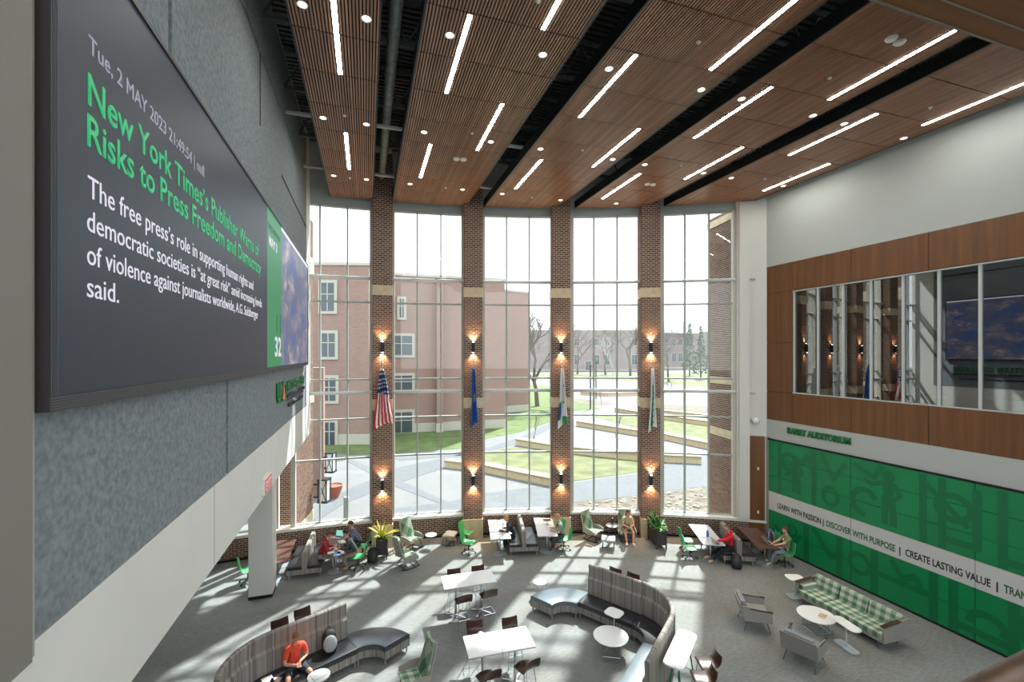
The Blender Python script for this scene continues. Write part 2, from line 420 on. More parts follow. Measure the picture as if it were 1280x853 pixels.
# fill between window 1 and window 6, and from window 5 to the corner
w = MB(); arcbox(w, phi_u(918.5), phi_x(15.6), RG-.32, RG+.3, .94, 16.4, n=6); w.build('trim_2', white_wall, kind='structure')
w = MB(); a0 = phi_u(921); arcbox(w, a0, a0+.012, RG-.45, RG-.3, .94, 13.7, n=2); w.build('trim_3', white_wall, kind='structure')
for z in (6.06, 10.66):
    w = MB(); a0, a1 = phi_u(917.5), phi_u(944, RG-.4); w.tube([arc(a0+(a1-a0)*t/4, RG-.4+.16*(1-t/4), z) for t in range(5)], .055, 8)
    tag(w.build('tie_rod_end', white_metal, smooth=True), 'pale round rail end over the white corner pier, %s of the two' % ('lower' if z < 8 else 'upper'), 'rail', 'rail ends on the corner pier')
# ------------------------------------------------------------------ brick columns
col_u = [478, 591.5, 701.3, 813.5]
col_lbl = ['brick column behind the hanging striped flag', 'brick column behind the hanging dark blue flag', 'brick column behind the white and blue flag', 'brick column behind the white and green flag']
COLPH = []
for i, u in enumerate(col_u):
    ph = phi_u(u, RG-.66); COLPH.append(ph); c = arc(ph, RG-.14)
    t = thing('brick_column', col_lbl[i]+' with stone bands', 'column', (c.x, c.y, 0), -ph, 'tall brick columns between the windows')
    wd, r0, r1 = .76, -.52, .5      # local y: -.52 is the face towards the hall
    core = MB(); core.b2((-wd/2+.012, r0+.012, 0), (wd/2-.012, r1, 16.3)); core.build('mortar_core', mortar, t)
    mb = MB()
    for z0, z1 in ((.8, 5.38), (5.8, 9.95), (10.35, 15.6)):
        brick_wall(mb, (-wd/2, r0+.012), (wd/2, r0+.012), z0, z1, (0, -1))
        brick_wall(mb, (-wd/2+.012, r0+.012), (-wd/2+.012, r1), z0, z1, (-1, 0), bl=.203)
        brick_wall(mb, (wd/2-.012, r0+.012), (wd/2-.012, r1), z0, z1, (1, 0), bl=.203)
    mb.build('brickwork', brickm, t, kind='stuff')
    for z0, z1, e in ((0, .8, .03), (5.38, 5.8, .012), (9.95, 10.35, .012)):
        mb = MB(); mb.b2((-wd/2-e, r0-e, z0), (wd/2+e, r1+.02, z1)); mb.build('stone_band', stone, t, bevel=.006)
    for z in (7.88, 2.42):
        p = arc(ph, RG-.14+r0-.1, z)
        s = thing('wall_sconce', '%s black up-and-down cylinder sconce on the %s' % ('upper' if z > 5 else 'lower', col_lbl[i]), 'sconce', (p.x, p.y, z), -ph, 'cylinder sconces on the brick columns')
        mb = MB(); mb.lathe([(.055, -.21), (.06, -.2), (.06, .2), (.055, .21)], 12); mb.build('cylinder', black, s, smooth=True)
        mb = MB(); mb.b2((-.03, .05, -.06), (.03, .125, .06)); mb.build('bracket', black, s)
        for sg in (1, -1):
            mb = MB(); mb.lathe([(.045, sg*.212), (.045, sg*.216)], 12); mb.build('lamp', lampm, s)
            ld = bpy.data.lights.new('sconce_beam', 'SPOT'); ld.energy = 45; ld.color = (1, .62, .3); ld.spot_size = R(100); ld.spot_blend = .6; ld.shadow_soft_size = .03
            lo = bpy.data.objects.new('sconce_beam', ld); COL.objects.link(lo); lo.parent = s; lo.location = (0, 0, sg*.23)
            lo.rotation_euler = (R(180) if sg > 0 else 0, 0, 0)
            lo.rotation_euler = ((R(180)-R(10)) if sg > 0 else R(10), 0, 0)
# ================================================================== left wall: white band, felt panels, display
def yz(mb, y0, y1, z0, z1, x0=XL, x1=XL-.3, mi=0): mb.b2((x0, y0, z0), (x1, y1, z1), mi)
w = MB(); yz(w, -6, 19.15, 4.52, 5.69); yz(w, -6, 19.15, 5.69, 16.3, XL-.07, XL-.3); yz(w, 18.02, 19.15, 5.69, 16.3)
wall_left = w.build('wall_left', white_wall, kind='structure')
w = MB(); yz(w, 7.515, 7.523, 4.52, 5.69, XL+.002, XL-.02); w.build('joint', dark, wall_left)
for y0, y1, z0, z1 in ((3.69, 8.1, 5.7, 7.22), (8.21, 18.0, 5.7, 7.22), (3.69, 5.94, 10.8, 15.6), (6.04, 15.1, 13.95, 15.6), (15.14, 18.0, 13.95, 15.6), (6.04, 18.0, 10.8, 13.86), (3.69, 18.0, 7.24, 10.78)):
    mb = MB(); yz(mb, y0, y1, z0, z1, XL, XL-.06); mb.build('felt_panel', felt, wall_left, bevel=.006)
mb = MB(); yz(mb, 3.69, 18.02, 5.7, 15.6, XL-.062, XL-.068); mb.build('panel_backing', dark, wall_left)
for y0, y1, z0, z1 in ((10.42, 10.5, 12.35, 13.86), (12.94, 18.0, 12.21, 12.29)):
    mb = MB(); yz(mb, y0, y1, z0, z1, XL+.004, XL-.02); mb.build('reveal_strip', dark, wall_left)
mb = MB(); yz(mb, -6, 3.58, 5.68, 16.3, XL+.12, XL-.1); mb.b2((XL+.07, 3.58, 5.66), (XL-.1, 3.69, 16.3), 1)
mb.build('trim_4', [M('corner_trim_beige', (122, 120, 112), rough=.6), M('corner_trim_light', (150, 148, 142), rough=.5)], kind='structure')
# display
scr = thing('led_display', 'huge black LED news display high on the grey felt wall', 'screen', (XL, 3.7, 7.22))
mb = MB(); 
mb.b2((0, 0, 0), (.14, 13.66, .1)); mb.b2((0, 0, 3.5), (.14, 13.66, 3.54)); mb.b2((0, 0, .1), (.14, .085, 3.5)); mb.b2((0, 13.63, .1), (.14, 13.66, 3.5))
mb.build('frame', M('bronze_frame', (64, 60, 60), rough=.5, metal=.3), scr)
mb = MB()
for k in range(5): mb.b2((.14, 0, .012+k*.018), (.146, 13.66, .02+k*.018))
for k in range(4): mb.b2((.14, .008+k*.02, .1), (.146, .016+k*.02, 3.5))
mb.build('frame_ribs', M('frame_rib', (74, 78, 82), rough=.6), scr)
def screen_mat(name, col, e, base=(14, 14, 15)):
    m = M(name, base, rough=.45, spec=.3); b = m.node_tree.nodes['Principled BSDF']
    b.inputs['Emission Color'].default_value = L3(col); b.inputs['Emission Strength'].default_value = e; return m
mb = MB(); mb.b2((.02, .1, .1), (.12, 6.83, 3.5)); mb.build('display_face', screen_mat('display_dark', (44, 56, 74), .16), scr)
mb = MB(); mb.b2((.02, 6.83, .1), (.12, 8.48, 3.5)); mb.build('display_green_column', screen_mat('display_green', (40, 140, 86), .28), scr)
pm = M('display_photo', (20, 20, 20), rough=.45); b = pm.node_tree.nodes['Principled BSDF']
tc = N(pm, 'ShaderNodeTexCoord'); mp_ = N(pm, 'ShaderNodeMapping'); mp_.inputs['Scale'].default_value = (1, .55, 1); mp_.inputs['Rotation'].default_value = (R(25), 0, 0)
vo = N(pm, 'ShaderNodeTexVoronoi', Scale=2.6); nz = N(pm, 'ShaderNodeTexNoise', Scale=1.7, Detail=12.0, Roughness=.8)
pm.node_tree.links.new(tc.outputs['Object'], mp_.inputs[0]); pm.node_tree.links.new(mp_.outputs[0], vo.inputs[0]); pm.node_tree.links.new(mp_.outputs[0], nz.inputs[0])
a_ = ramp(pm, nz.outputs[0], [(.32, (24, 40, 62)), (.42, (58, 92, 146)), (.5, (92, 96, 112)), (.58, (140, 128, 138)), (.68, (226, 222, 230))], None)
b2_ = ramp(pm, vo.outputs['Color'], [(.2, (90, 140, 210)), (.5, (150, 150, 165)), (.8, (235, 225, 220))], None)
mx = N(pm, 'ShaderNodeMixRGB', blend_type='OVERLAY'); mx.inputs[0].default_value = .3
pm.node_tree.links.new(a_.outputs[0], mx.inputs[1]); pm.node_tree.links.new(b2_.outputs[0], mx.inputs[2]); pm.node_tree.links.new(mx.outputs[0], b.inputs['Emission Color'])
b.inputs['Emission Strength'].default_value = .36
mb = MB(); mb.b2((.02, 8.48, .1), (.12, 13.63, 3.5)); mb.build('display_photo', pm, scr)
mb = MB(); mb.b2((.12, 8.48, 3.42), (.124, 13.63, 3.5)); mb.build('display_white_line', screen_mat('display_white', (240, 240, 245), .35), scr)
tg = screen_mat('display_text_green', (40, 170, 106), .36); twt = screen_mat('display_text_white', (216, 212, 226), .34)
tgr = screen_mat('display_text_grey', (132, 128, 142), .5); tdk = screen_mat('display_text_dark', (20, 60, 44), .8)
def scr_text(s, y0, y1, zb, cap, m, bold=0):
    text_on('lettering', s, (.121, y0-3.7, zb-7.22), (0, 1, 0), (0, 0, 1), y1-y0, cap, m, scr, bold, depth=.003)
scr_text('Tue, 2 MAY 2023 21:49:54 | null', 4.17, 6.68, 9.87, .14, tgr, 0)
scr_text('New York Times\u2019s Publisher Warns of', 4.16, 9.72, 9.475, .245, tg, .012)
scr_text('Risks to Press Freedom and Democracy', 4.15, 9.92, 9.165, .245, tg, .012)
scr_text('The free press\u2019s role in supporting human rights and', 4.16, 9.3, 8.78, .17, twt, .0)
scr_text('democratic societies is \u201cat great risk\u201d amid increasing levels', 4.15, 10.0, 8.525, .165, twt, .0)
scr_text('of violence against journalists worldwide, A.G. Sulzberger', 4.15, 9.67, 8.275, .165, twt, .0)
scr_text('said.', 4.15, 4.6, 8.03, .165, twt, .0)
scr_text('WEDNESDAY', 10.62, 12.05, 10.28, .13, tdk, .0); scr_text('MAY 3', 10.7, 11.6, 9.95, .2, twt, .03)
scr_text('11', 11.55, 12.1, 8.1, .46, tdk, .0); scr_text('32', 11.35, 12.12, 7.56, .45, twt, .02)
# college sign under the display
sg = thing('college_sign', 'green and black raised college lettering with flame emblem below the display', 'sign', (XL, 12.1, 6.1))
gl = M('sign_green', (20, 112, 62), rough=.45); bl = M('sign_black', (40, 40, 42), rough=.5); og = M('sign_orange', (226, 120, 60), rough=.45)
def sgt(s, y0, y1, z, cap, m, bold=.0): text_on('lettering', s, (.003, y0-12.1, z-6.1), (0, 1, 0), (0, 0, 1), y1-y0, cap, m, sg, bold, depth=.05)
sgt('UND', 12.16, 13.42, 6.4, .5, gl, .02)
mb = MB(); mb.add([(.07, y, z) for y, z in ((.62, .36), (.75, .5), (.72, .72), (.86, .6), (.95, .42), (.85, .3))]+[(.055, y, z) for y, z in ((.62, .36), (.75, .5), (.72, .72), (.86, .6), (.95, .42), (.85, .3))],
       [(0, 1, 2, 3, 4, 5), (11, 10, 9, 8, 7, 6)]+[(i, 6+i, 6+(i+1) % 6, (i+1) % 6) for i in range(6)]); mb.build('flame_emblem', og, sg)
sgt('NISTLER COLLEGE', 13.6, 17.05, 6.6, .26, gl, .02)
sgt('OF BUSINESS & PUBLIC ADMINISTRATION', 13.6, 17.1, 6.4, .1, bl, .02)
mb = MB(); mb.b2((.003, 1.5, .22), (.03, 4.95, .235)); mb.build('rule', bl, sg)
sgt('UNIVERSITY OF NORTH DAKOTA', 13.85, 16.75, 6.13, .1, bl, .02)
# exit sign on the band
ex = thing('exit_sign', 'red and white EXIT sign on the lower edge of the white band', 'sign', (XL, 10.55, 4.62))
mb = MB(); mb.b2((0, 0, 0), (.07, .72, .34)); mb.build('housing', whitep, ex, bevel=.008)
redm = M('exit_red', (206, 52, 36), rough=.4, emit=.15); mb = MB(); mb.b2((.07, .03, .03), (.075, .69, .31)); mb.build('red_face', redm, ex)
text_on('lettering', 'EXIT', (.075, .1, .07), (0, 1, 0), (0, 0, 1), .52, .2, whitep, ex, .03, depth=.003)
# rooms under the left wall
w = MB(); w.b2((-13, -6, 4.52), (XL-.3, 18.9, 4.8)); w.build('ceiling', white_wall, kind='structure')
w = MB(); w.b2((-13.2, -6, -.1), (-13, 18, 4.6)); w.build('wall_side', white_wall, kind='structure')
w = MB(); p = ((-3.46, 15.64), (-2.8, 15.64), (-2.8, 16.28), (-3.46, 16.28)); w.prism(p, .1, 4.52)
c = w.build('white_pillar', white_wall); tag(c, 'square white pillar with a black base under the left wall', 'pillar')
w = MB(); w.b2((-3.465, 15.635, 0), (-2.795, 16.285, .1)); w.build('pillar_base', dark, c)
w = MB(); w.b2((-2.8, 15.8, 1.25), (-2.79, 15.88, 1.37)); w.build('wall_switch', whitep, c)
# ================================================================== right wall
w = MB(); X2 = XR+.3
def rw(y0, y1, z0, z1, x0=XR, x1=X2, mi=0): w.b2((x0, y0, z0), (x1, y1, z1), mi)
rw(-6, 14.25, 11.09, 16.4); rw(-6, 14.25, 4.25, 5.0); rw(13.86, 14.25, 0, 4.25); rw(14.0, 14.25, 5.0, 11.09)
rw(-6, 12.81, 5.0, 6.12, XR+.04); rw(12.81, 14.0, 5.0, 11.09, XR+.04); rw(-6, 12.81, 10.0, 11.09, XR+.04); rw(-6, 13.86, 0, 4.25, XR)
wall_right = w.build('wall_right', M('soft_white_paint', (184, 188, 184), rough=.8), kind='structure')
def rpanel(y0, y1, z0, z1, m, nm, th=.04, x=XR):
    mb = MB(); mb.b2((x-.0, y0+.006, z0+.006), (x+th, y1-.006, z1-.006)); return mb.build(nm, m, wall_right, bevel=.003)
ys = [13.98, 12.81, 10.65, 8.5, 6.35, 4.2, 2.05, -.1]
for i in range(len(ys)-1):
    rpanel(ys[i+1], ys[i], 10.0, 11.09, panelw, 'wood_panel'); rpanel(ys[i+1], ys[i], 5.0, 6.12, panelw, 'wood_panel')
for z0, z1 in ((6.12, 8.05), (8.05, 10.0)): rpanel(12.81, 13.98, z0, z1, panelw, 'wood_panel')
mb = MB(); mb.b2((XR+.035, -.1, 5.0), (XR+.045, 12.81, 6.12)); mb.b2((XR+.035, 12.81, 5.0), (XR+.045, 13.98, 11.09)); mb.b2((XR+.035, -.1, 10.0), (XR+.045, 12.81, 11.09))
mb.build('panel_backing', dark, wall_right)
# meeting room windows
win = bpy.data.objects.new('window_7', None); COL.objects.link(win); win['kind'] = 'structure'
my = [12.79, 11.85, 10.96, 10.08, 9.18, 8.29, 7.4, 6.5, 5.6, 4.7, 3.8]
for i, y in enumerate(my):
    mb = MB(); mb.b2((XR+.05, y-.03, 6.14), (XR+.15, y+.03, 9.99)); mb.build('mullion', white_metal, win)
    if i < len(my)-1:
        mb = MB(); mb.b2((XR+.1, y-.03, 6.16), (XR+.112, my[i+1]+.03, 9.97)); mb.build('pane', glass_room, win)
for z in (6.14, 9.97): mb = MB(); mb.b2((XR+.0, 3.8, z-.015), (XR+.15, 12.8, z+.015)); mb.build('rail', white_metal, win)
mb = MB(); greyroom = M('meeting_room_grey', (112, 116, 118), rough=.85)
mb.b2((X2, 3.6, 5.9), (XR+6, 13.2, 6.0)); mb.b2((X2, 3.6, 10.4), (XR+6, 13.2, 10.5)); mb.b2((XR+5.9, 3.6, 6), (XR+6, 13.2, 10.4)); mb.b2((X2, 13.1, 6), (XR+6, 13.2, 10.4)); mb.b2((X2, 3.6, 6), (XR+6, 3.7, 10.4))
mb.build('wall_back', greyroom, kind='structure')
# green mural of panels
mur = thing('mural', 'long glossy green panelled mural wall with a white motto stripe', 'mural', (XR-.06, 0, 0))
mg = M('mural_green', (20, 134, 80), rough=.3, spec=.35, coat=.08, var=.05, scale=.8)
mwh = M('mural_white', (206, 206, 204), rough=.3); mdk = M('mural_dark_green', (15, 112, 68), rough=.3, spec=.35, coat=.08)
vy = [13.8, 10.62, 7.44, 4.26, 1.08, -2.1]; hz = [.06, .76, 1.44, 2.18, 2.82, 3.53, 4.2]
for i in range(5):
    for j in range(6):
        mb = MB(); mb.b2((0, vy[i+1]+.008, hz[j]+.006), (.05, vy[i]-.008, hz[j+1]-.006)); mb.build('mural_panel' if j != 2 else 'stripe_panel', mwh if j == 2 else mg, mur)
mb = MB(); mb.b2((.045, -2.1, .02), (.058, 13.83, 4.25)); mb.build('panel_backing', dark, mur)
mb = MB(); mb.b2((-.01, -2.1, 4.2), (.058, 13.83, 4.25)); mb.b2((-.01, -2.1, 0), (.058, 13.83, .06)); mb.build('dark_edge', dark, mur)
def mt(s, y0, y1, z, cap, m, bold=.02, sp=1.0): text_on('lettering', s, (-.001, y0, z), (0, -1, 0), (0, 0, 1), y0-y1, cap, m, mur, bold, depth=.003, space=sp)
lk_ = M('motto_black', (34, 36, 36), rough=.4); lg_ = M('motto_green', (14, 104, 60), rough=.4)
mt('LEARN WITH PASSION', 13.39, 11.64, 1.62, .205, lk_); mt('|', 11.57, 11.54, 1.62, .205, lk_, 0)
mt('DISCOVER WITH PURPOSE', 11.44, 9.31, 1.62, .205, lg_); mt('|', 9.2, 9.17, 1.62, .205, lk_, 0)
mt('CREATE LASTING VALUE', 9.04, 7.13, 1.62, .205, lk_); mt('|', 7.02, 6.99, 1.62, .205, lk_, 0)
mt('TRANSFORM', 6.88, 5.95, 1.62, .205, lg_)
# printed silhouettes on the mural: flat darker shapes a millimetre proud
def pr_poly(mb, pts, skip=True):
    k = len(pts); off = -.0015-.00003*len(mb.f); mb.add([(off, y, z) for y, z in pts], [tuple(range(k))])
def pr_line(mb, pts, w_):
    for (y0, z0), (y1, z1) in zip(pts, pts[1:]):
        d = Vector((y1-y0, z1-z0)); L = d.length or 1e-3; d /= L; w_ = w_; n_ = Vector((-d.y, d.x))*w_*.8; e = d*w_*.4
        a = Vector((y0, z0))-e; b = Vector((y1, z1))+e
        pr_poly(mb, [tuple(a-n_), tuple(a+n_), tuple(b+n_), tuple(b-n_)])
def pr_ring(mb, y, z, ry, rz, w_, a0=0, a1=360): pr_line(mb, [(y+ry*math.cos(R(a)), z+rz*math.sin(R(a))) for a in range(a0, a1+1, 15)], w_)
up, lo = MB(), MB()
def figure(mb, y, z, s):
    pr_ring(mb, y, z+.62*s, .05*s, .06*s, .1*s); pr_poly(mb, [(y-.13*s, z+.5*s), (y+.13*s, z+.5*s), (y+.09*s, z+.12*s), (y-.09*s, z+.12*s)])
    pr_line(mb, [(y-.06*s, z+.15*s), (y-.1*s, z-.2*s), (y-.1*s, z-.45*s)], .09*s); pr_line(mb, [(y+.06*s, z+.15*s), (y+.08*s, z-.45*s)], .09*s)
    pr_line(mb, [(y-.12*s, z+.46*s), (y-.24*s, z+.25*s), (y-.12*s, z+.12*s)], .06*s); pr_line(mb, [(y+.12*s, z+.46*s), (y+.36*s, z+.36*s), (y+.5*s, z+.44*s)], .06*s)
figure(up, 9.5, 3.0, 1.35); figure(up, 12.6, 2.95, 1.1); figure(up, 4.2, 3.0, 1.3)
for y in (13.3, 8.6, 8.15, 6.9, 6.0, 5.2, 11.9): pr_line(up, [(y, 2.25), (y, 4.1)], .12)
pr_line(up, [(11.6, 4.1), (11.2, 3.3), (10.8, 3.9)], .1); pr_line(up, [(8.6, 3.95), (7.6, 3.0)], .1); pr_line(up, [(8.15, 2.5), (7.4, 2.5), (7.4, 4.0)], .12); pr_line(up, [(6.9, 2.4), (6.0, 2.4)], .12)
pr_ring(up, 7.9, 3.4, .38, .33, .1); pr_ring(up, 10.2, 2.85, .36, .4, .11, -90, 150); pr_ring(up, 12.9, 3.5, .3, .3, .09); pr_ring(up, 5.6, 3.3, .3, .4, .1); pr_ring(up, 11.3, 2.7, .25, .3, .09)
pr_line(up, [(13.0, 3.0), (12.1, 3.9), (11.9, 3.2)], .1); pr_line(up, [(10.5, 4.0), (9.9, 3.7), (9.7, 4.1)], .1)
for y in (12.2, 11.0, 9.9, 8.35, 7.9, 6.7, 5.9, 4.8): pr_line(lo, [(y, .1), (y, 1.38)], .14)
pr_line(lo, [(13.5, .9), (12.9, .2), (12.4, .9)], .09); pr_ring(lo, 12.75, .95, .17, .2, .07); pr_ring(lo, 10.35, .8, .3, .3, .09); pr_line(lo, [(9.9, .75), (8.35, .75)], .11)
pr_line(lo, [(11.9, 1.35), (11.3, .6), (10.9, .9)], .12); pr_line(lo, [(9.4, 1.3), (9.1, .9), (8.8, 1.1), (8.6, .7)], .11); pr_ring(lo, 7.2, .55, .35, .3, .12, 0, 200); pr_line(lo, [(7.9, .3), (6.7, .3)], .12); pr_ring(lo, 6.3, .9, .3, .32, .1)
up.build('printed_silhouette', mdk, mur, kind='stuff'); lo.build('printed_silhouette', mdk, mur, kind='stuff')
# auditorium name
au = thing('auditorium_sign', 'raised green auditorium name on the white band above the mural', 'sign', (XR, 12.99, 4.6))
text_on('lettering', 'BARRY AUDITORIUM', (-.002, 0, .0), (0, -1, 0), (0, 0, 1), 2.34, .22, M('sign_green'), au, .04, depth=.04)
# wood door panel beside the mural and the wall stub by the corner
dv = Vector((arc(phi_x(15.2), RG-.33)-arc(phi_x(14.6), RG-.33)))
p0, p1 = P(936.5, 678), P(957, 684)
p0 = arc(phi_u(936, RG-.34), RG-.34); p1 = arc(phi_x(15.2, RG-.34), RG-.34); ph_ = phi_x((p0.x+p1.x)/2, RG-.34)
w = MB(); w.box(((p0.x+p1.x)/2, (p0.y+p1.y)/2, 2.15), ((p1-p0).length, .06, 4.3), 0, mat=radial(ph_)); dr = w.build('door_1', panelw, kind='structure')
for z in (1.25, 3.0):
    mb = MB(); q = p0.lerp(p1, .55); mb.box((q.x-.01, q.y-.04, z), (.07, .03, .11), 0, mat=radial(ph_)); mb.build('wall_switch', whitep, dr)
w = MB(); w.b2((XR-.03, 13.8, 0), (XR+.06, 13.93, 4.3)); w.build('trim_5', M('post_grey', (150, 152, 150), rough=.5), kind='structure')
sc_ = thing('wall_camera', 'small white wall camera on the corner above the wooden door panel', 'camera', PD(945, 525, 17.9))
mb = MB(); mb.tube([(0, .4, .0), (0, .15, .0)], .05, 8); mb.build('bracket', whitep, sc_); mb = MB(); mb.ell((0, 0, -.04), (.12, .14, .13), 12, 8); mb.build('dome', whitep, sc_, smooth=True)
w = MB(); w.b2((XR-.004, 13.99, 4.25), (XR, 14.0, 16.3)); w.build('trim_6', M('seam_grey', (150, 150, 146)), kind='structure')
# ================================================================== ceiling clouds of slatted walnut
strips = [(-1.35, .24), (1.0, 4.0), (4.7, 7.68), (8.42, 11.18), (11.86, 14.9)]
ZC = 13.8
slat_cache = {}
def slat_panel(wd, ln):
    key = (round(wd, 2), round(ln, 2))
    if key not in slat_cache:
        mb = MB(); n = int(round(wd/.0615)); p = wd/n
        for i in range(n): mb.box((-wd/2+p*(i+.5), 0, .015), (p*.6, ln-.03, .03), 0, skip=('t',))
        mb.b2((-wd/2, -ln/2, .03), (wd/2, ln/2, .05), 1)
        slat_cache[key] = mb.mesh('slat_panel', [slat_w, slat_back])
    return slat_cache[key]
RC = RG-.32
for si, (x0, x1) in enumerate(strips):
    t = thing('slatted_ceiling_raft', ['narrow slatted walnut ceiling raft next to the felt wall', 'slatted walnut ceiling raft between the first and second brick columns',
              'slatted walnut ceiling raft between the second and third brick columns', 'slatted walnut ceiling raft between the third and fourth brick columns', 'slatted walnut ceiling raft against the white right wall'][si],
              'ceiling panel', ((x0+x1)/2, 0, ZC), 0, 'slatted walnut ceiling rafts')
    wd = x1-x0; yend = min(arc(phi_x(x0, RC), RC).y, arc(phi_x(x1, RC), RC).y)
    ymax = max(arc(phi_x(x0, RC), RC).y, arc(phi_x(x1, RC), RC).y)
    y = 2.64 if si in (0, 1) else 3.97; y = 2.64
    while y < yend-.05:
        ln = min(1.333, yend-y)
        if ln > .12:
            o = put(slat_panel(wd, ln), 'slat_panel', t, (0, y+ln/2, 0))
        y += 1.333
    # wedge that follows the curve of the window
    mb = MB(); n = int(round(wd/.0615)); p = wd/n
    for i in range(n):
        xa = x0+p*(i+.5); ye = arc(phi_x(xa, RC), RC).y
        if ye-yend > .02: mb.b2((xa-p*.3-(x0+x1)/2, yend, 0), (xa+p*.3-(x0+x1)/2, ye, .03))
    mb.prism([(x0-(x0+x1)/2, yend)]+[(x0+wd*i/6-(x0+x1)/2, arc(phi_x(x0+wd*i/6, RC), RC).y) for i in range(7)]+[(x1-(x0+x1)/2, yend)], .03, .05, 1)
    mb.build('curved_end_panel', [slat_w, slat_back], t)
    mb = MB(); h = wd/2
    for sx in (-1, 1):
        ye = arc(phi_x((x0 if sx < 0 else x1), RC), RC).y
        mb.b2((sx*h-.02, 2.64, -.005), (sx*h+.02, ye, .3))
    mb.build('edge_fascia', M('black_fascia', (26, 27, 29), rough=.5), t)
# linear lights
RAFT = ['the raft by the felt wall', 'the second raft', 'the middle raft', 'the fourth raft', 'the raft at the right wall']
lin_x = {-.55: [(2.65, 5.3), (8.0, 10.6), (13.35, 15.95)], 1.8: [(2.65, 5.3), (8.0, 10.6), (13.3, 15.95)], 3.2: [(5.33, 7.95), (10.6, 13.27)], 5.3: [(2.65, 5.3), (8.0, 10.6), (13.25, 15.9)],
         7.12: [(5.33, 7.95), (10.6, 13.25)], 8.93: [(8.0, 10.6), (13.25, 15.85)], 10.7: [(5.5, 8.0), (10.6, 13.2)], 12.5: [(8.05, 10.6)], 14.3: [(5.6, 8.1), (10.65, 13.2)]}
first = None
for x, segs in lin_x.items():
    for y0, y1 in segs:
        si = [i for i, q in enumerate(strips) if q[0] < x < q[1]][0]; side = '' if si in (0,) or x == 12.5 and False else ('left-hand line, ' if x < sum(strips[si])/2 else 'right-hand line, ')
        row = 'row next to the windows' if y0 > 12.5 else 'third row from the camera' if y0 > 9.5 else 'second row from the camera' if y0 > 5.45 else 'row nearest the camera'
        t = thing('linear_light', 'strip light, %s%s, in %s' % (side, row, RAFT[si]), 'ceiling light', (x, (y0+y1)/2, ZC-.004), 0, 'strip lights in the slatted ceiling')
        mb = MB(); mb.b2((-.05, -(y1-y0)/2, -.004), (.05, (y1-y0)/2, .0)); mb.build('housing', whitep, t)
        mb = MB(); mb.b2((-.042, -(y1-y0)/2+.01, -.008), (.042, (y1-y0)/2-.01, -.004)); mb.build('diffuser', lampm, t)
dl = [(-1.08, 8.7), (0, 8.7), (-1.08, 12.7), (0, 12.7), (-1.08, 16.7), (0, 16.7), (1.54, 8.65), (3.47, 8.62), (1.53, 12.65), (3.45, 12.62), (1.51, 16.65), (3.44, 16.6), (5.01, 8.6), (7.46, 8.61), (5.0, 12.6), (7.45, 12.56), (4.99, 16.58), (7.42, 16.53),
      (8.66, 8.62), (11.03, 8.65), (8.65, 12.58), (10.97, 12.56), (12.22, 8.7), (14.66, 8.75), (12.2, 12.6), (14.6, 12.6), (5.0, 4.6), (1.5, 4.6), (9.77, 16.2)]
ring = MB(); ring.lathe([(.075, 0), (.1, -.006), (.1, 0), (.075, .0)], 16, cap=False); ring_me = ring.mesh('trim_ring', whitep)
lens = MB(); lens.lathe([(.075, -.003), (.075, 0)], 16); lens_me = lens.mesh('lens', downm)
for x, y in dl:
    si = [i for i, q in enumerate(strips) if q[0] < x < q[1]][0]; side = 'left' if x < sum(strips[si])/2 else 'right'
    t = thing('downlight', 'round downlight at the %s of the %s row in %s' % (side, 'nearest' if y < 6 else 'second' if y < 10 else 'third' if y < 15 else 'farthest', RAFT[si]), 'ceiling light', (x, y, ZC-.002), 0, 'round downlights in the slatted ceiling')
    put(ring_me, 'trim_ring', t); put(lens_me, 'lens', t)
    if x > 14:
        ld = bpy.data.lights.new('downlight_beam', 'SPOT'); ld.energy = 420; ld.color = (1, .8, .56); ld.spot_size = R(42); ld.spot_blend = .9; ld.shadow_soft_size = .05
        lo_ = bpy.data.objects.new('downlight_beam', ld); COL.objects.link(lo_); lo_.parent = t; lo_.location = (0, 0, -.05); lo_.rotation_euler = (0, R(14), 0)
sm = MB(); sm.lathe([(.045, 0), (.045, -.012), (.02, -.03), (.01, -.05)], 10); sm_me = sm.mesh('sprinkler', whitep)
for x, y in [(-.54, 12.4), (-.55, 16.73), (2.81, 12.29), (2.81, 16.62), (6.24, 12.27), (6.22, 16.56), (2.86, 7.33), (6.27, 7.31), (9.88, 7.35), (9.82, 12.25), (13.46, 7.45), (13.38, 12.27)]:
    tag(put(sm_me, 'sprinkler', None, (x, y, ZC)), 'small sprinkler head, %s row, in %s' % ('nearest' if y < 10 else 'middle' if y < 14 else 'farthest', RAFT[[i for i, q in enumerate(strips) if q[0] < x < q[1]][0]]), 'sprinkler', 'sprinkler heads in the slatted ceiling')
sp_ = MB(); sp_.lathe([(.105, 0), (.105, -.02), (.08, -.05), (.0, -.06)], 14, cap=False); sp_me = sp_.mesh('ceiling_sensor', whitep)
for x, y in [(2.71, 14.03), (2.93, 14.01), (9.78, 6.05), (10.05, 6.07), (9.72, 13.96), (9.93, 13.93)]:
    tag(put(sp_me, 'ceiling_sensor', None, (x, y, ZC)), 'white dome sensor, %s one of the close pair in %s near the %s' % ('left' if x in (2.71, 9.78, 9.72) else 'right', RAFT[1] if x < 4 else RAFT[3], 'camera' if y < 8 else 'windows'), 'sensor', 'paired dome sensors in the slatted ceiling')
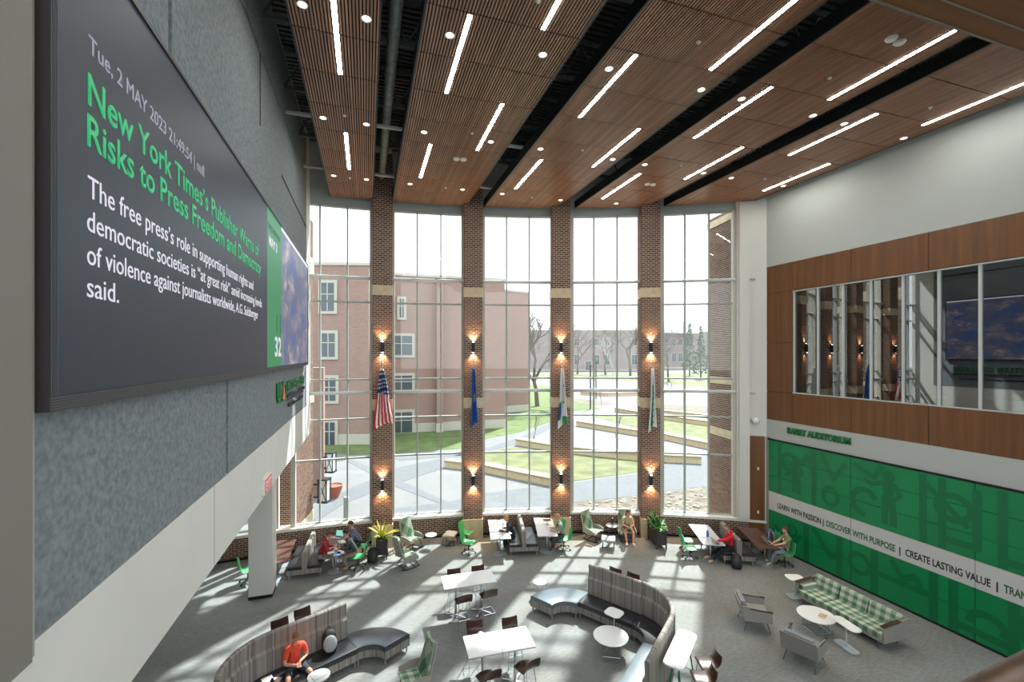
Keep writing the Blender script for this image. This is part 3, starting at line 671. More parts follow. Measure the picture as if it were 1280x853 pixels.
# deck, trusses, pipes above the rafts
dk = MB(); y = 1.0
while y < 19.5:
    xe = 15.6 if y < 13.5 else arc(phi_x(0, RG), RG).x
    if y+.1 > 14.0: xe = CX+math.sqrt(max(.1, RG*RG-(y+.1-CY)**2))
    if xe > -2.0: dk.b2((-2.4, y, 15.95), (xe, y+.09, 16.1))
    y += .18
dk.prism([(-2.4, -6), (15.6, -6)]+[tuple(arc(phi_x(15.6)+(phi_x(-2.4)-phi_x(15.6))*i/20, RG+.2)[:2]) for i in range(21)], 16.1, 16.25); dk.build('ceiling', M('steel_deck', (92, 98, 98), rough=.6), kind='structure')
trm = M('painted_steel', (70, 75, 76), rough=.6)
for i, y in enumerate((5.2, 8.0, 10.7, 13.4, 16.1)):
    xe = XR if y < 14 else CX+math.sqrt((RG-.8)**2-(y-CY)**2)
    t = MB(); t.b2((XL, y-.05, 15.75), (xe, y+.05, 15.9)); t.b2((XL, y-.05, 14.75), (xe, y+.05, 14.85)); x = XL
    while x < xe-.5:
        t.bar((x, y, 14.85), (x+.5, y, 15.75), .04, .04); t.bar((x+.5, y, 15.75), (x+1.0, y, 14.85), .04, .04); x += 1.0
    tag(t.build('roof_truss', trm), 'grey steel roof truss above the rafts, %s' % ['nearest the camera', 'second from the camera', 'middle of the five', 'second from the windows', 'nearest the windows'][i], 'truss', 'roof trusses above the slatted rafts')
for i, x in enumerate((.62, 4.35, 8.05, 11.5)):
    ye = arc(phi_x(x, RG), RG).y-(1.2 if i else .9)
    t = MB(); t.tube([(x+(-.05 if i == 0 else .1), 0, 14.6), (x+(-.05 if i == 0 else .1), ye, 14.6)], .13 if i == 0 else .07, 10)
    tag(t.build('duct' if i == 0 else 'pipe', M('galvanised', (128, 134, 134), rough=.55, metal=.2, var=.15, scale=6) if i == 0 else trm, smooth=True),
        ['wide galvanised duct in the gap beside the narrow raft', 'thin grey pipe in the gap above the second brick column', 'thin grey pipe in the gap above the third brick column', 'thin grey pipe in the gap above the fourth brick column'][i], 'duct' if i == 0 else 'pipe')
for i, y in enumerate((13.6, 17.3)):
    t = MB(); t.tube([(XL, y, 14.25), (XL+8 if i == 0 else XL+7, y, 14.25)], .06, 8); tag(t.build('cross_pipe', M('cross_pipe_grey', (170, 176, 174), rough=.5), smooth=True), 'pale pipe crossing the ceiling gaps, %s' % ('nearer the camera' if i == 0 else 'nearer the windows'), 'pipe')
gr = M('gap_insulation', (58, 62, 62), rough=.9, var=.25, scale=9, bump=.5)
for i, (x0, x1) in enumerate(((4.02, 4.68), (7.7, 8.4), (11.2, 11.84))):
    ye = arc(phi_x(x1, RG), RG).y-2.6
    t = MB(); k = 14
    t.prism([(x0+.05, 1.5), (x1-.05, 1.5), (x1-.05, ye), (x0+.05, ye)], 15.0, 15.3)
    tag(t.build('insulated_duct', gr), 'dark insulated duct in the %s ceiling gap' % ['second', 'third', 'fourth'][i], 'duct')
# near bulkhead of walnut
bk = thing('walnut_bulkhead', 'walnut-clad bulkhead with pale edge at the near right of the ceiling', 'bulkhead', (7, 4.7, 12.9))
wdm = wood('walnut_soffit', (96, 62, 34), (124, 84, 46), scale=.8, axis='X', rough=.4)
mb = MB(); mb.prism([(-6, 0), (3.9, 0), (4.7, -.4), (8.0, -.4), (8.0, -5), (-6, -5)], .0, .85); mb.build('soffit', wdm, bk)
mb = MB(); e_ = M('pale_edge_metal', (120, 116, 104), rough=.5)
mb.bar((-6, .0, .0), (3.9, .0, .0), .03, .03); mb.bar((3.9, 0, 0), (4.7, -.4, 0), .03, .03); mb.bar((-6, -.32, -.004), (4.0, -.32, -.004), .02, .02); mb.build('edge_trim', e_, bk)

w = MB(); w.b2((-13, -6.3, 0), (15.6, -6.1, 6.2)); w.build('wall_rear_unseen', white_wall, kind='structure')  # unseen wall behind the camera, kept low so sky light fills the hall
# ================================================================== outside
GZ = -.12
concrete = M('plaza_concrete', (110, 110, 111), rough=.9, var=.03, scale=.6)
pav = M('paver_grey', (166, 166, 168), rough=.9)
bk_ = N(pav, 'ShaderNodeTexBrick', Scale=2.2); bk_.inputs['Color1'].default_value = L3((98, 101, 105)); bk_.inputs['Color2'].default_value = L3((88, 91, 95)); bk_.inputs['Mortar'].default_value = L3((104, 106, 110))
tc = N(pav, 'ShaderNodeTexCoord'); pav.node_tree.links.new(tc.outputs['Object'], bk_.inputs[0]); pav.node_tree.links.new(bk_.outputs[0], pav.node_tree.nodes['Principled BSDF'].inputs['Base Color'])
grass = M('spring_grass', (84, 100, 54), rough=.95, var=.16, scale=.9, detail=8)
grass2 = M('dry_grass', (98, 102, 68), rough=.95, var=.14, scale=.9, detail=8)
soil = M('rock_mulch', (100, 92, 82), rough=.95, var=.25, scale=2.5, bump=.6, detail=8)
fbrick = M('facade_brick', (136, 112, 104), rough=.9)
b_ = N(fbrick, 'ShaderNodeTexBrick', Scale=3.0); b_.inputs['Color1'].default_value = L3((142, 118, 110)); b_.inputs['Color2'].default_value = L3((128, 104, 96)); b_.inputs['Mortar'].default_value = L3((170, 140, 126))
tc = N(fbrick, 'ShaderNodeTexCoord'); sp = N(fbrick, 'ShaderNodeSeparateXYZ'); cb = N(fbrick, 'ShaderNodeCombineXYZ'); fbrick.node_tree.links.new(tc.outputs['Object'], sp.inputs[0])
ad = N(fbrick, 'ShaderNodeMath', operation='ADD'); lk = fbrick.node_tree.links
lk.new(sp.outputs[0], ad.inputs[0]); lk.new(sp.outputs[1], ad.inputs[1]); lk.new(ad.outputs[0], cb.inputs[0]); lk.new(sp.outputs[2], cb.inputs[1]); lk.new(cb.outputs[0], b_.inputs[0]); lk.new(b_.outputs[0], fbrick.node_tree.nodes['Principled BSDF'].inputs['Base Color'])
lime = M('pale_limestone', (176, 172, 162), rough=.8); winglass = M('dark_window', (66, 76, 84), rough=.15, spec=.6)
w = MB(); w.prism([(-260, -120), (300, -120), (300, 330), (-260, 330)], GZ-.3, GZ); w.build('ground', concrete, kind='structure')
def patch(nm, px, m, z, kind='structure'):
    mb = MB(); mb.prism([tuple(P(u, v, GZ)[:2]) for u, v in px], GZ-.1, GZ+z); return mb.build(nm, m, kind=kind)
patch('lawn', [(200, 574), (400, 566), (435, 569), (492, 567), (578, 561), (610, 548), (648, 541), (690, 527), (697, 515), (752, 512), (715, 500), (705, 486), (660, 480), (400, 480), (200, 500)], grass, .02)
patch('lawn', [(604, 566), (640, 560), (690, 563), (760, 570), (836, 578), (800, 590), (716, 602), (690, 596), (640, 584), (560, 578)], grass2, .02)
patch('lawn', [(742, 521), (769, 518), (801, 521), (884, 533), (915, 541), (915, 556), (884, 551), (829, 541), (799, 536)], grass2, .02)
patch('lawn', [(640, 468), (900, 466), (900, 472), (800, 470), (640, 473)], grass2, .015)
patch('lawn', [(700, 474), (800, 477), (900, 486), (930, 492), (930, 478), (800, 473.5), (700, 472)], grass2, .015)
patch('path', [(380, 625), (405, 612), (470, 594), (492, 583), (560, 569), (607, 560), (660, 548), (690, 527), (650, 541), (607, 551), (545, 566), (492, 567), (600, 556), (640, 560), (604, 566), (560, 580), (492, 602), (435, 626), (385, 646)], pav, .01) if False else None
patch('path', [(370, 648), (400, 628), (470, 597), (492, 586), (560, 572), (604, 562), (656, 545), (690, 527), (696, 531), (665, 548), (636, 558), (600, 567), (560, 584), (492, 606), (430, 630), (392, 655)], pav, .012)
patch('path', [(492, 636), (560, 628), (604, 618), (660, 610), (716, 604), (800, 592), (836, 580), (884, 570), (925, 566), (925, 600), (884, 608), (829, 615), (800, 620), (716, 629), (660, 660), (492, 665)], pav, .012)
patch('path', [(434, 577), (440, 575), (500, 601), (560, 628), (550, 630), (490, 607)], pav, .014)
patch('path', [(492, 573), (600, 566), (600, 568), (500, 576)], pav, .012)
patch('rock_bed', [(690, 634), (716, 630), (800, 621), (829, 617), (884, 609), (925, 602), (925, 660), (690, 655)], soil, .03)
patch('rock_bed', [(830, 506), (884, 508), (915, 512), (884, 516), (829, 511)], soil, .03)
patch('rock_bed', [(718, 498), (760, 502), (768, 505), (740, 507), (715, 503)], soil, .03)
rk = MB(); rnd = random.Random(5)
for k in range(260):
    u, v = rnd.uniform(716, 918), rnd.uniform(608, 648); p = P(u, v, GZ)
    if v < 632-(u-716)*.135: continue
    s_ = rnd.uniform(.04, .12); rk.ell((p.x, p.y, GZ+.05), (s_, s_*rnd.uniform(.7, 1.2), s_*.6), 6, 4)
tag(rk.build('rocks', M('pale_rock', (168, 156, 140), rough=.9, var=.2, scale=3)), 'scattered pale rocks on the mulch bed outside the rightmost windows', 'rocks', kind='stuff')
def seat_wall(lbl, px, h=.5, wd=.7, m=None):
    ps = [P(u, v, GZ) for u, v in px]; mb = MB()
    t = thing('seat_wall', lbl, 'seat wall', (0, 0, 0), 0, 'low stone seat walls on the plaza')
    def off(i, s):
        a, b = ps[max(i-1, 0)], ps[min(i+1, len(ps)-1)]; d = (b-a).normalized(); return ps[i]+Vector((-d.y, d.x, 0))*s
    for nm, z0, z1, o0, o1, mm in (('wall_body', GZ, GZ+h-.12, .06, wd-.06, stone), ('coping', GZ+h-.12, GZ+h, 0, wd, m or M('buff_coping', (154, 140, 112), rough=.8))):
        mb = MB(); mb.prism([tuple(off(i, o0)[:2]) for i in range(len(ps))]+[tuple(off(i, o1)[:2]) for i in reversed(range(len(ps)))], z0, z1, 0); mb.build(nm, mm, t)
seat_wall('long buff stone seat wall, nearest one, in front of the middle lawn', [(555, 585), (604, 591), (660, 603), (689, 609)], .5, .8)
seat_wall('buff stone seat wall with a square end behind the middle lawn', [(644, 557), (690, 565), (760, 573), (800, 577), (877, 581)], .55, .9)
seat_wall('long buff stone seat wall crossing behind the fourth column', [(720, 533), (800, 546), (829, 550), (884, 562), (925, 572)], .55, 1.0)
seat_wall('farther buff stone seat wall on the right of the plaza', [(768, 515), (800, 521), (884, 533)], .55, 1.2)
seat_wall('farthest pale seat wall on the right of the plaza', [(829, 517), (884, 523), (915, 528)], .4, 1.2)
seat_wall('low curved red brick planter ring far out on the plaza', [(725, 494), (760, 496), (800, 495), (834, 491)], .6, 1.5, fbrick)
# ---- building blocks with windows
def facade(root, p, q, z1, depth, wins, nm='wall', stone_base=.9, wm=None):
    """wall block from p to q (seen face), windows given as ((u0,v0),(u1,v1)) pixels on that face"""
    d = (q-p); d.z = 0; L = d.length; d /= L; n_ = Vector((d.y, -d.x, 0))      # towards the hall
    rot = Matrix((d, -n_, Vector((0, 0, 1)))).transposed()
    mb = MB(); c = (p+q)/2-n_*depth/2; mb.box((c.x, c.y, (z1+GZ)/2), (L, depth, z1-GZ), 0, mat=rot); mb.build(nm, wm or fbrick, root)
    mb = MB(); mb.box((c.x, c.y, GZ+stone_base/2), (L+.1, depth+.12, stone_base), 0, mat=rot); mb.build('stone_base', lime, root)
    mb = MB(); mb.box((c.x, c.y, z1+.1), (L+.2, depth+.2, .25), 0, mat=rot); mb.build('parapet_cap', lime, root)
    for (u0, v0), (u1, v1) in wins:
        def hit(u, v):
            r_ = ray(u, v); t = (p-Vector((0, 0, 0))).dot(n_)/Vector((r_.x, r_.y, 0)).dot(n_); return r_*t+Vector((0, 0, CH))
        a, b = hit(u0, v0), hit(u1, v1); x0 = (a-p).dot(d); x1 = (b-p).dot(d); c = p+d*(x0+x1)/2; zc = (a.z+b.z)/2; hh = a.z-b.z
        ww = x1-x0
        mb = MB()
        mb.box((c.x+n_.x*.05, c.y+n_.y*.05, zc), (ww+.5, .16, hh+.5), 0, mat=rot); fr = mb.build('window', lime, root)
        mb = MB(); mb.box((c.x+n_.x*.12, c.y+n_.y*.12, zc), (ww, .08, hh), 0, mat=rot); mb.build('pane', winglass, fr)
        mb = MB(); mb.box((c.x+n_.x*.17, c.y+n_.y*.17, zc), (.08, .04, hh), 0, mat=rot); mb.box((c.x+n_.x*.17, c.y+n_.y*.17, zc+hh*.1), (ww, .04, .08), 0, mat=rot); mb.build('glazing_bar', lime, fr)
h1 = thing('brick_building', 'large red brick building with white-framed windows on the left beyond the glass', 'building', (0, 0, 0))
def G(u, v): return P(u, v, GZ)
facade(h1, G(330, 557), G(461, 556), 15.2, 10, [((402, 354), (418, 389)), ((403, 417), (419, 446)), ((404, 473), (420, 501)), ((406, 528), (419, 556))])
facade(h1, G(440, 545), G(631, 535), 15.3, 14, [((488, 420), (515, 444)), ((488, 470), (515, 488)), ((488, 516), (515, 540)), ((499.6, 374), (504.6, 397))])
q = G(545, 540); q2 = G(553, 539.6); facade(h1, q+Vector((0, -.5, 0)), q2+Vector((0, -.5, 0)), 15.15, 1.0, [])
facade(h1, G(560, 522), G(661, 514), 15.9, 20, [])
mb = MB(); c = PD(497, 340, 50); mb.box((c.x, c.y, 16.2), (3, 3, 1.8)); mb.build('roof_plant', M('roof_grey', (196, 200, 202), rough=.6), h1)
hazed_far = M('hazed_far_brick', (142, 130, 126), rough=.9, var=.05, scale=.3)  # distance haze put into the colour: far brick lighter and greyer
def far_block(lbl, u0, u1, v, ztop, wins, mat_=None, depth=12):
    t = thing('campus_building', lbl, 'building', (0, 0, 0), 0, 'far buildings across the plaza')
    facade(t, G(u0, v), G(u1, v), ztop, depth, wins, 'wall', .9, hazed_far); return t
far_block('haze-toned brick building far across the plaza between the third and fourth columns', 660, 812, 464, 18.5, [((u, y0), (u+6, y1)) for u in (718, 743, 756, 790) for y0, y1 in ((444, 456), (424, 432))]+[((732, 452), (739, 462))])
far_block('wide haze-toned brick building far away right of the fourth column', 806, 905, 461, 19.5, [((u, y0), (u+5, y1)) for u in (831, 840, 848, 856, 872) for y0, y1 in ((442, 452), (424, 432))])
mb = MB(); c = PD(846, 430, 236); mb.box((c.x, c.y, 21.5), (22, 10, 6)); tag(mb.build('roof_plant_room', M('plant_grey', (206, 208, 210), rough=.7)), 'pale grey plant room on top of the far building right of the fourth column', 'plant room')
# ---- trees
bark = M('grey_bark', (104, 96, 90), rough=.95); barkp = M('birch_bark', (160, 154, 150), rough=.9)
def tree(lbl, u, v, h, seed, m=bark, sp=.55, lv=6, thin=1.0, group='bare trees outside'):
    rn = random.Random(seed); p = P(u, v, GZ); tr, br = MB(), MB()
    def grow(a, d, L, r_, k):
        n_ = 3; pts = [a]; q = a
        for i in range(n_):
            d = (d+Vector((rn.uniform(-1, 1), rn.uniform(-1, 1), rn.uniform(-.4, .7)))*.16).normalized(); q = q+d*L/n_; pts.append(q)
        (tr if k >= lv-1 else br).tube(pts, [r_, r_*.9, r_*.8, r_*.72], 5 if k > 2 else 3, cap=False)
        if k == 0: return
        for _ in range(3 if k > 1 else 2):
            ax = Vector((rn.uniform(-1, 1), rn.uniform(-1, 1), rn.uniform(-.2, .6))).normalized()
            grow(q, (d+ax*sp*1.5).normalized(), L*rn.uniform(.68, .88), r_*.66, k-1)
    grow(Vector((0, 0, -.1)), Vector((0, 0, 1)), h*.25, h*.02*thin, lv-1)
    t = thing('bare_tree', lbl, 'tree', (p.x, p.y, GZ), 0, group)
    tr.build('trunk', m, t); br.build('branches', m, t, kind='stuff')
tree('large bare tree with a forked trunk right of the brick building', 672, 508, 15.5, 3, bark, .5, 7, 1.2)
tree('bare tree with a leaning trunk seen between the third and fourth columns', 757, 469, 22, 8)
tree('tall bare tree just left of the fourth column', 788, 470, 23, 12)
tree('slender pale birch near the middle of the plaza lawn', 766, 476, 16, 5, barkp, .35, 6, .35)
tree('bare tree right of the fourth column', 836, 478, 17, 21)
tree('bare tree far off beside the third column', 722, 468, 20, 33)
for i, (u, v, h) in enumerate(((752, 508, 3.2), (770, 545, 3.0), (667, 549, 3.4), (838, 495, 4))):
    tree('thin leafless sapling %s' % ['by the far path left of centre', 'in front of the long seat wall', 'on the path behind the middle lawn', 'right of the fourth column near the far lawn'][i], u, v, h, 50+i, bark, .35, 4, .6, 'leafless saplings on the plaza')
ever = M('evergreen', (76, 96, 72), rough=.95, var=.2, scale=1.5)
for i, (u, v, zt) in enumerate(((862, 470, 403), (876, 474, 406))):
    p = P(u, v, GZ); h = (p.x*SN+p.y*CS)*(v-zt)/FPX; rn = random.Random(i)
    t = thing('evergreen_tree', '%s of the two dark evergreens beside the brick pier' % ('left-hand' if i == 0 else 'right-hand'), 'tree', (p.x, p.y, GZ), 0, 'evergreens by the brick pier')
    mb = MB(); mb.tube([(0, 0, 0), (0, 0, h*.9)], [.25, .05], 6); mb.build('trunk', bark, t); mb = MB()
    for k in range(460):
        z = rn.uniform(.1, .97); rr = (1-z)*h*.17*rn.uniform(.5, 1)+.1; a = rn.uniform(0, 2*PI); c = Vector((rr*math.cos(a), rr*math.sin(a), z*h)); s_ = h*.022*(1.3-z*.6)
        mb.add([c+Vector((rn.uniform(-s_, s_), rn.uniform(-s_, s_), rn.uniform(-s_, s_))) for _ in range(4)], [(0, 1, 2), (0, 2, 3), (0, 3, 1), (1, 3, 2)])
    mb.build('foliage', ever, t, kind='stuff')
# ---- brick wing walls either side, lamps, pot, bollards, lamp posts
def wing(lbl, p, q, th, out, z1, bands):
    t = thing('brick_pier', lbl, 'pier', (0, 0, 0)); p = Vector((p[0], p[1], 0)); q = Vector((q[0], q[1], 0)); d = (q-p).normalized(); o = Vector((out[0], out[1], 0)).normalized(); L = (q-p).length
    rot = Matrix((d, o, Vector((0, 0, 1)))).transposed(); c = (p+q)/2-o*th/2
    mb = MB(); mb.box((c.x, c.y, z1/2+GZ/2), (L, th, z1-GZ), 0, mat=rot); mb.build('mortar_core', mortar, t)
    zs = sorted(bands); cur = 0; mb = MB()
    for a, b in zs+[(z1, z1)]:
        if a-cur > .1:
            brick_wall(mb, p, q, cur, a, o); e = q-o*th; brick_wall(mb, q, e, cur, a, d); e = p-o*th; brick_wall(mb, e, p, cur, a, -d)
        cur = b
    mb.build('brickwork', brickm, t, kind='stuff')
    for a, b in zs:
        m2 = MB(); m2.box((c.x+o.x*.02, c.y+o.y*.02, (a+b)/2), (L+.05, th+.06, b-a), 0, mat=rot); m2.build('stone_band', stone, t)
    return t
p = arc(phi_u(919), RG+.2); q = PD(885.5, 443, 20.6)
wing('brick end pier with slanting stone bands beyond the rightmost window', p, q, .9, ray(870, 443)-ray(930, 443), 13.75, [(0, .35), (4.0, 4.35), (6.3, 6.6), (13.3, 13.6)])
p = PD(368, 443, 18.3); q = PD(391, 443, 20.8)
wl = wing('brick end pier with two lanterns beyond the leftmost window', p, q, .9, ray(700, 443)-ray(380, 443), 13.75, [(0, .4), (5.38, 5.8), (11.2, 12)])
wl2 = PD(392.5, 443, 20.9)
for k, (u, v, D) in enumerate(((405.5, 613, 20.9), (413.5, 578, 24.5))):
    c = PD(u, v, D); t = thing('lantern', '%s black framed wall lantern outside the leftmost window' % ('nearer, lower' if k == 0 else 'farther, upper'), 'lantern', c, -.4, 'lanterns on the brick end pier')
    mb = MB(); w_, h_ = .2, .52
    for sx in (-1, 1):
        for sy in (-1, 1): mb.b2((sx*w_-.02, sy*w_-.02, -h_), (sx*w_+.02, sy*w_+.02, h_))
    for z in (-h_, h_): mb.b2((-w_-.04, -w_-.04, z-.03), (w_+.04, w_+.04, z+.03))
    for s_ in (-1, 1):
        mb.bar((-w_, s_*w_, -h_), (w_, s_*w_, h_), .02, .02); mb.bar((w_, s_*w_, -h_), (-w_, s_*w_, h_), .02, .02)
    mb.b2((-.62, -.03, h_-.3), (-w_, .03, h_-.22)); mb.b2((-.62, -.03, -h_+.15), (-w_, .03, -h_+.23)); mb.build('frame', black, t)
    mb = MB(); mb.b2((-w_+.03, -w_+.03, -h_+.05), (w_-.03, w_-.03, h_-.05)); mb.build('frosted_glass', M('frosted_glass', (226, 230, 232), rough=.5), t)
c = PD(404, 560, 25.2); mb = MB(); c = PD(413.5, 578, 24.5); mb.b2((-.7, -.2, 0), (0, .6, 7)); o = mb.build('brick_pier', fbrick, loc=(c.x-.35, c.y, GZ)); tag(o, 'slender salmon brick pier carrying the farther lantern', 'pier')
c = P(418, 622, GZ); mb = MB(); mb.lathe([(.2, 0), (.36, .35), (.42, .62), (.46, .66), (.42, .68), (.36, .6)], 16, cap=True)
tag(mb.build('plant_pot', M('terracotta', (168, 96, 78), rough=.8), smooth=True, loc=c), 'round terracotta pot standing outside by the lanterns', 'pot')
c = P(433, 648, GZ); mb = MB(); mb.lathe([(.13, 0), (.13, .95), (.11, 1.0)], 12); tag(mb.build('bollard', M('bollard_grey', (150, 154, 156), rough=.6), loc=c), 'short grey bollard outside the leftmost window', 'bollard')
for i, (u, v, zt) in enumerate(((738, 512, 460), (745, 499, 455))):
    p = P(u, v, GZ); h = (p.x*SN+p.y*CS)*(v-zt)/FPX; mb = MB(); mb.tube([(0, 0, 0), (0, 0, h)], .09, 6); mb.lathe([(.1, h), (.28, h+.25), (.1, h+.5)], 8)
    tag(mb.build('lamp_post', black, loc=p), 'thin black lamp post on the plaza, %s' % ('taller looking, nearer' if i == 0 else 'farther'), 'lamp post')
# ================================================================== furniture
def fz(deg): return R(deg-90)         # builders face +Y; deg = direction faced, counter-clockwise from the +X axis
def shell(mb, prof, wfun, th=.012, n=8, curve=0.0, mi=0):
    """bent sheet: prof = list of (y, z) from the seat front to the top of the back, wfun(i) = half width, curve = dish"""
    k = len(prof); rows = []
    for i, (y, z) in enumerate(prof):
        a = prof[min(i+1, k-1)]; b = prof[max(i-1, 0)]; d = Vector((a[0]-b[0], a[1]-b[1])).normalized(); nn = Vector((-d.y, d.x))
        hw = wfun(i); row = []
        for j in range(n+1):
            s = -1+2*j/n; c = curve*(s*s)*(1 if not callable(curve) else 1); row.append((Vector((hw*s, y+nn.x*c, z+nn.y*c)), Vector((0, nn.x, nn.y))))
        rows.append(row)
    vs_ = [p for r_ in rows for p, q in r_]+[p-q*th for r_ in rows for p, q in r_]; m_ = n+1; o = k*m_; fs = []
    for i in range(k-1):
        for j in range(n):
            fs.append((i*m_+j, i*m_+j+1, (i+1)*m_+j+1, (i+1)*m_+j)); fs.append((o+i*m_+j, o+(i+1)*m_+j, o+(i+1)*m_+j+1, o+i*m_+j+1))
        for j, f in ((0, 1), (n, 0)):
            fs.append((i*m_+j, (i+1)*m_+j, o+(i+1)*m_+j, o+i*m_+j))
    for i in (0, k-1):
        for j in range(n): fs.append((i*m_+j, i*m_+j+1, o+i*m_+j+1, o+i*m_+j))
    mb.add(vs_, fs, mi)
def smooth_prof(p, it=2):
    for _ in range(it):
        q = [p[0]]
        for a, b in zip(p, p[1:]): q += [(a[0]*.75+b[0]*.25, a[1]*.75+b[1]*.25), (a[0]*.25+b[0]*.75, a[1]*.25+b[1]*.75)]
        p = q+[p[-1]]
    return p
# ---- bar-height table
def bar_table(lbl, x, y, rz=0, group='white bar-height tables'):
    t = thing('bar_table', lbl, 'table', (x, y, 0), rz, group)
    mb = MB(); mb.b2((-.378, -.39, 1.025), (.378, .39, 1.05)); mb.build('tabletop', laminate, t, bevel=.004)
    mb = MB(); mb.b2((-.379, -.391, 1.015), (.379, .391, 1.027)); mb.build('edge_band', M('beige_edge', (176, 160, 140), rough=.6), t)
    mb = MB(); mb.tube([(0, 0, .06), (0, 0, 1.0)], .032, 10); mb.build('pole', chrome, t, smooth=True)
    mb = MB(); mb.b2((-.2, -.2, 1.0), (.2, .2, 1.016)); mb.build('mounting_plate', black, t)
    for k in range(4):
        a = R(45+90*k)+.15; mb = MB(); mb.bar((0, 0, .075), (.32*math.cos(a), .32*math.sin(a), .03), .05, .028); mb.tube([(.3*math.cos(a), .3*math.sin(a), 0), (.3*math.cos(a), .3*math.sin(a), .03)], .018, 8)
        mb.build('foot', chrome, t)
    return t
bar_table('white square bar-height table, left half of the pair farther from the camera', 2.45, 12.82, R(-1))
bar_table('white square bar-height table, right half of the pair farther from the camera', 3.21, 12.81, R(-1))
bar_table('white square bar-height table, left half of the pair nearest the camera', 2.49, 9.83, R(-2.5))
bar_table('white square bar-height table, right half of the pair nearest the camera', 3.255, 9.795, R(-2.5))
# ---- bar stool: bent walnut shell on a chrome sled of four legs
def make_stool():
    t = thing('bar_stool', '', 'stool')
    pr = smooth_prof([(.2, .735), (.16, .76), (-.02, .75), (-.15, .755), (-.2, .82), (-.225, .9), (-.235, 1.0)])
    k = len(pr); mb = MB(); shell(mb, pr, lambda i: .195 if i < k*.45 else .195+.012*math.sin((i/k-.45)*6), curve=.035, n=8); mb.build('shell', brownwood, t, smooth=True)
    fr = [((sx*.14, sy*.12, .735), (sx*.2, sy*.21, 0)) for sx in (-1, 1) for sy in (-1, 1)]
    for a, b in fr: mb = MB(); mb.tube([a, b], .009, 6); mb.build('leg', chrome, t)
    mb = MB(); q = [Vector(a).lerp(Vector(b), .62) for a, b in fr]
    for i, j in ((0, 1), (2, 3), (1, 3), (0, 2)): mb.tube([q[i], q[j]], .008, 6)
    mb.build('footrest', chrome, t)
    mb = MB(); mb.b2((-.13, -.12, .728), (.13, .12, .742)); mb.build('seat_bracket', black, t)
    return t
stool0 = make_stool(); used = [0]
def stool(lbl, x, y, deg, group='walnut shell bar stools'):
    if not used[0]:
        stool0.location = (x, y, 0); stool0.rotation_euler = (0, 0, fz(deg)); stool0['label'] = lbl; stool0['group'] = group; used[0] = 1
    else: dup(stool0, (x, y, 0), fz(deg), lbl, group)
stool('dark walnut bar stool behind the farther table pair, left one', 2.55, 13.42, -92)
stool('dark walnut bar stool behind the farther table pair, right one', 3.32, 13.4, -88)
stool('dark walnut bar stool in front of the farther table pair, left one', 2.55, 12.3, 96)
stool('dark walnut bar stool in front of the farther table pair, right one', 3.28, 12.36, 97)
stool('dark walnut bar stool behind the nearest table pair, left one', 2.53, 10.62, -95)
stool('dark walnut bar stool behind the nearest table pair, right one', 3.43, 10.48, -88)
stool('dark walnut bar stool in front of the nearest table pair, left one', 2.44, 9.22, 105)
stool('dark walnut bar stool in front of the nearest table pair, right one', 3.32, 9.26, 110)
stool('dark walnut bar stool behind the left sofa back, left one', -1.95, 12.2, -64)
stool('dark walnut bar stool behind the left sofa back, right one', -1.48, 12.55, -64)
stool('dark walnut bar stool behind the right sofa back, left one', 7.1, 12.05, -150)
stool('dark walnut bar stool behind the right sofa back, right one', 7.44, 11.6, -150)
stool('brown bar stool at the green-legged counter, the farther one', 7.2, 8.16, 160)
stool('brown bar stool at the green-legged counter, the nearer one', 6.78, 7.82, 155)
# ---- counters behind the sofas
def counter(lbl, x, y, deg, ln=1.45, wd=.44):
    t = thing('counter_table', lbl, 'table', (x, y, 0), R(deg), 'white counters behind the sofas')
    mb = MB(); mb.prism(rpoly(ln, wd, .12), 1.02, 1.05); mb.build('tabletop', laminate, t)
    gl_ = M('green_steel', (24, 122, 66), rough=.4)
    for sx in (-1, 1):
        for sy in (-1, 1): mb = MB(); mb.tube([(sx*(ln/2-.25), sy*.05, 1.02), (sx*(ln/2-.16), sy*.18, 0)], .017, 8); mb.build('leg', gl_, t)
        mb = MB(); mb.tube([(sx*(ln/2-.19), -.13, .3), (sx*(ln/2-.19), .13, .3)], .012, 6); mb.build('crossbar', gl_, t)
counter('white rounded counter with green legs behind the right sofa, near the camera', 6.66, 8.33, 38.5)
counter('white counter behind the straight back of the right sofa, mostly hidden', 6.98, 11.5, -60)
counter('white counter behind the left sofa, mostly hidden', -1.42, 11.97, 26.5)
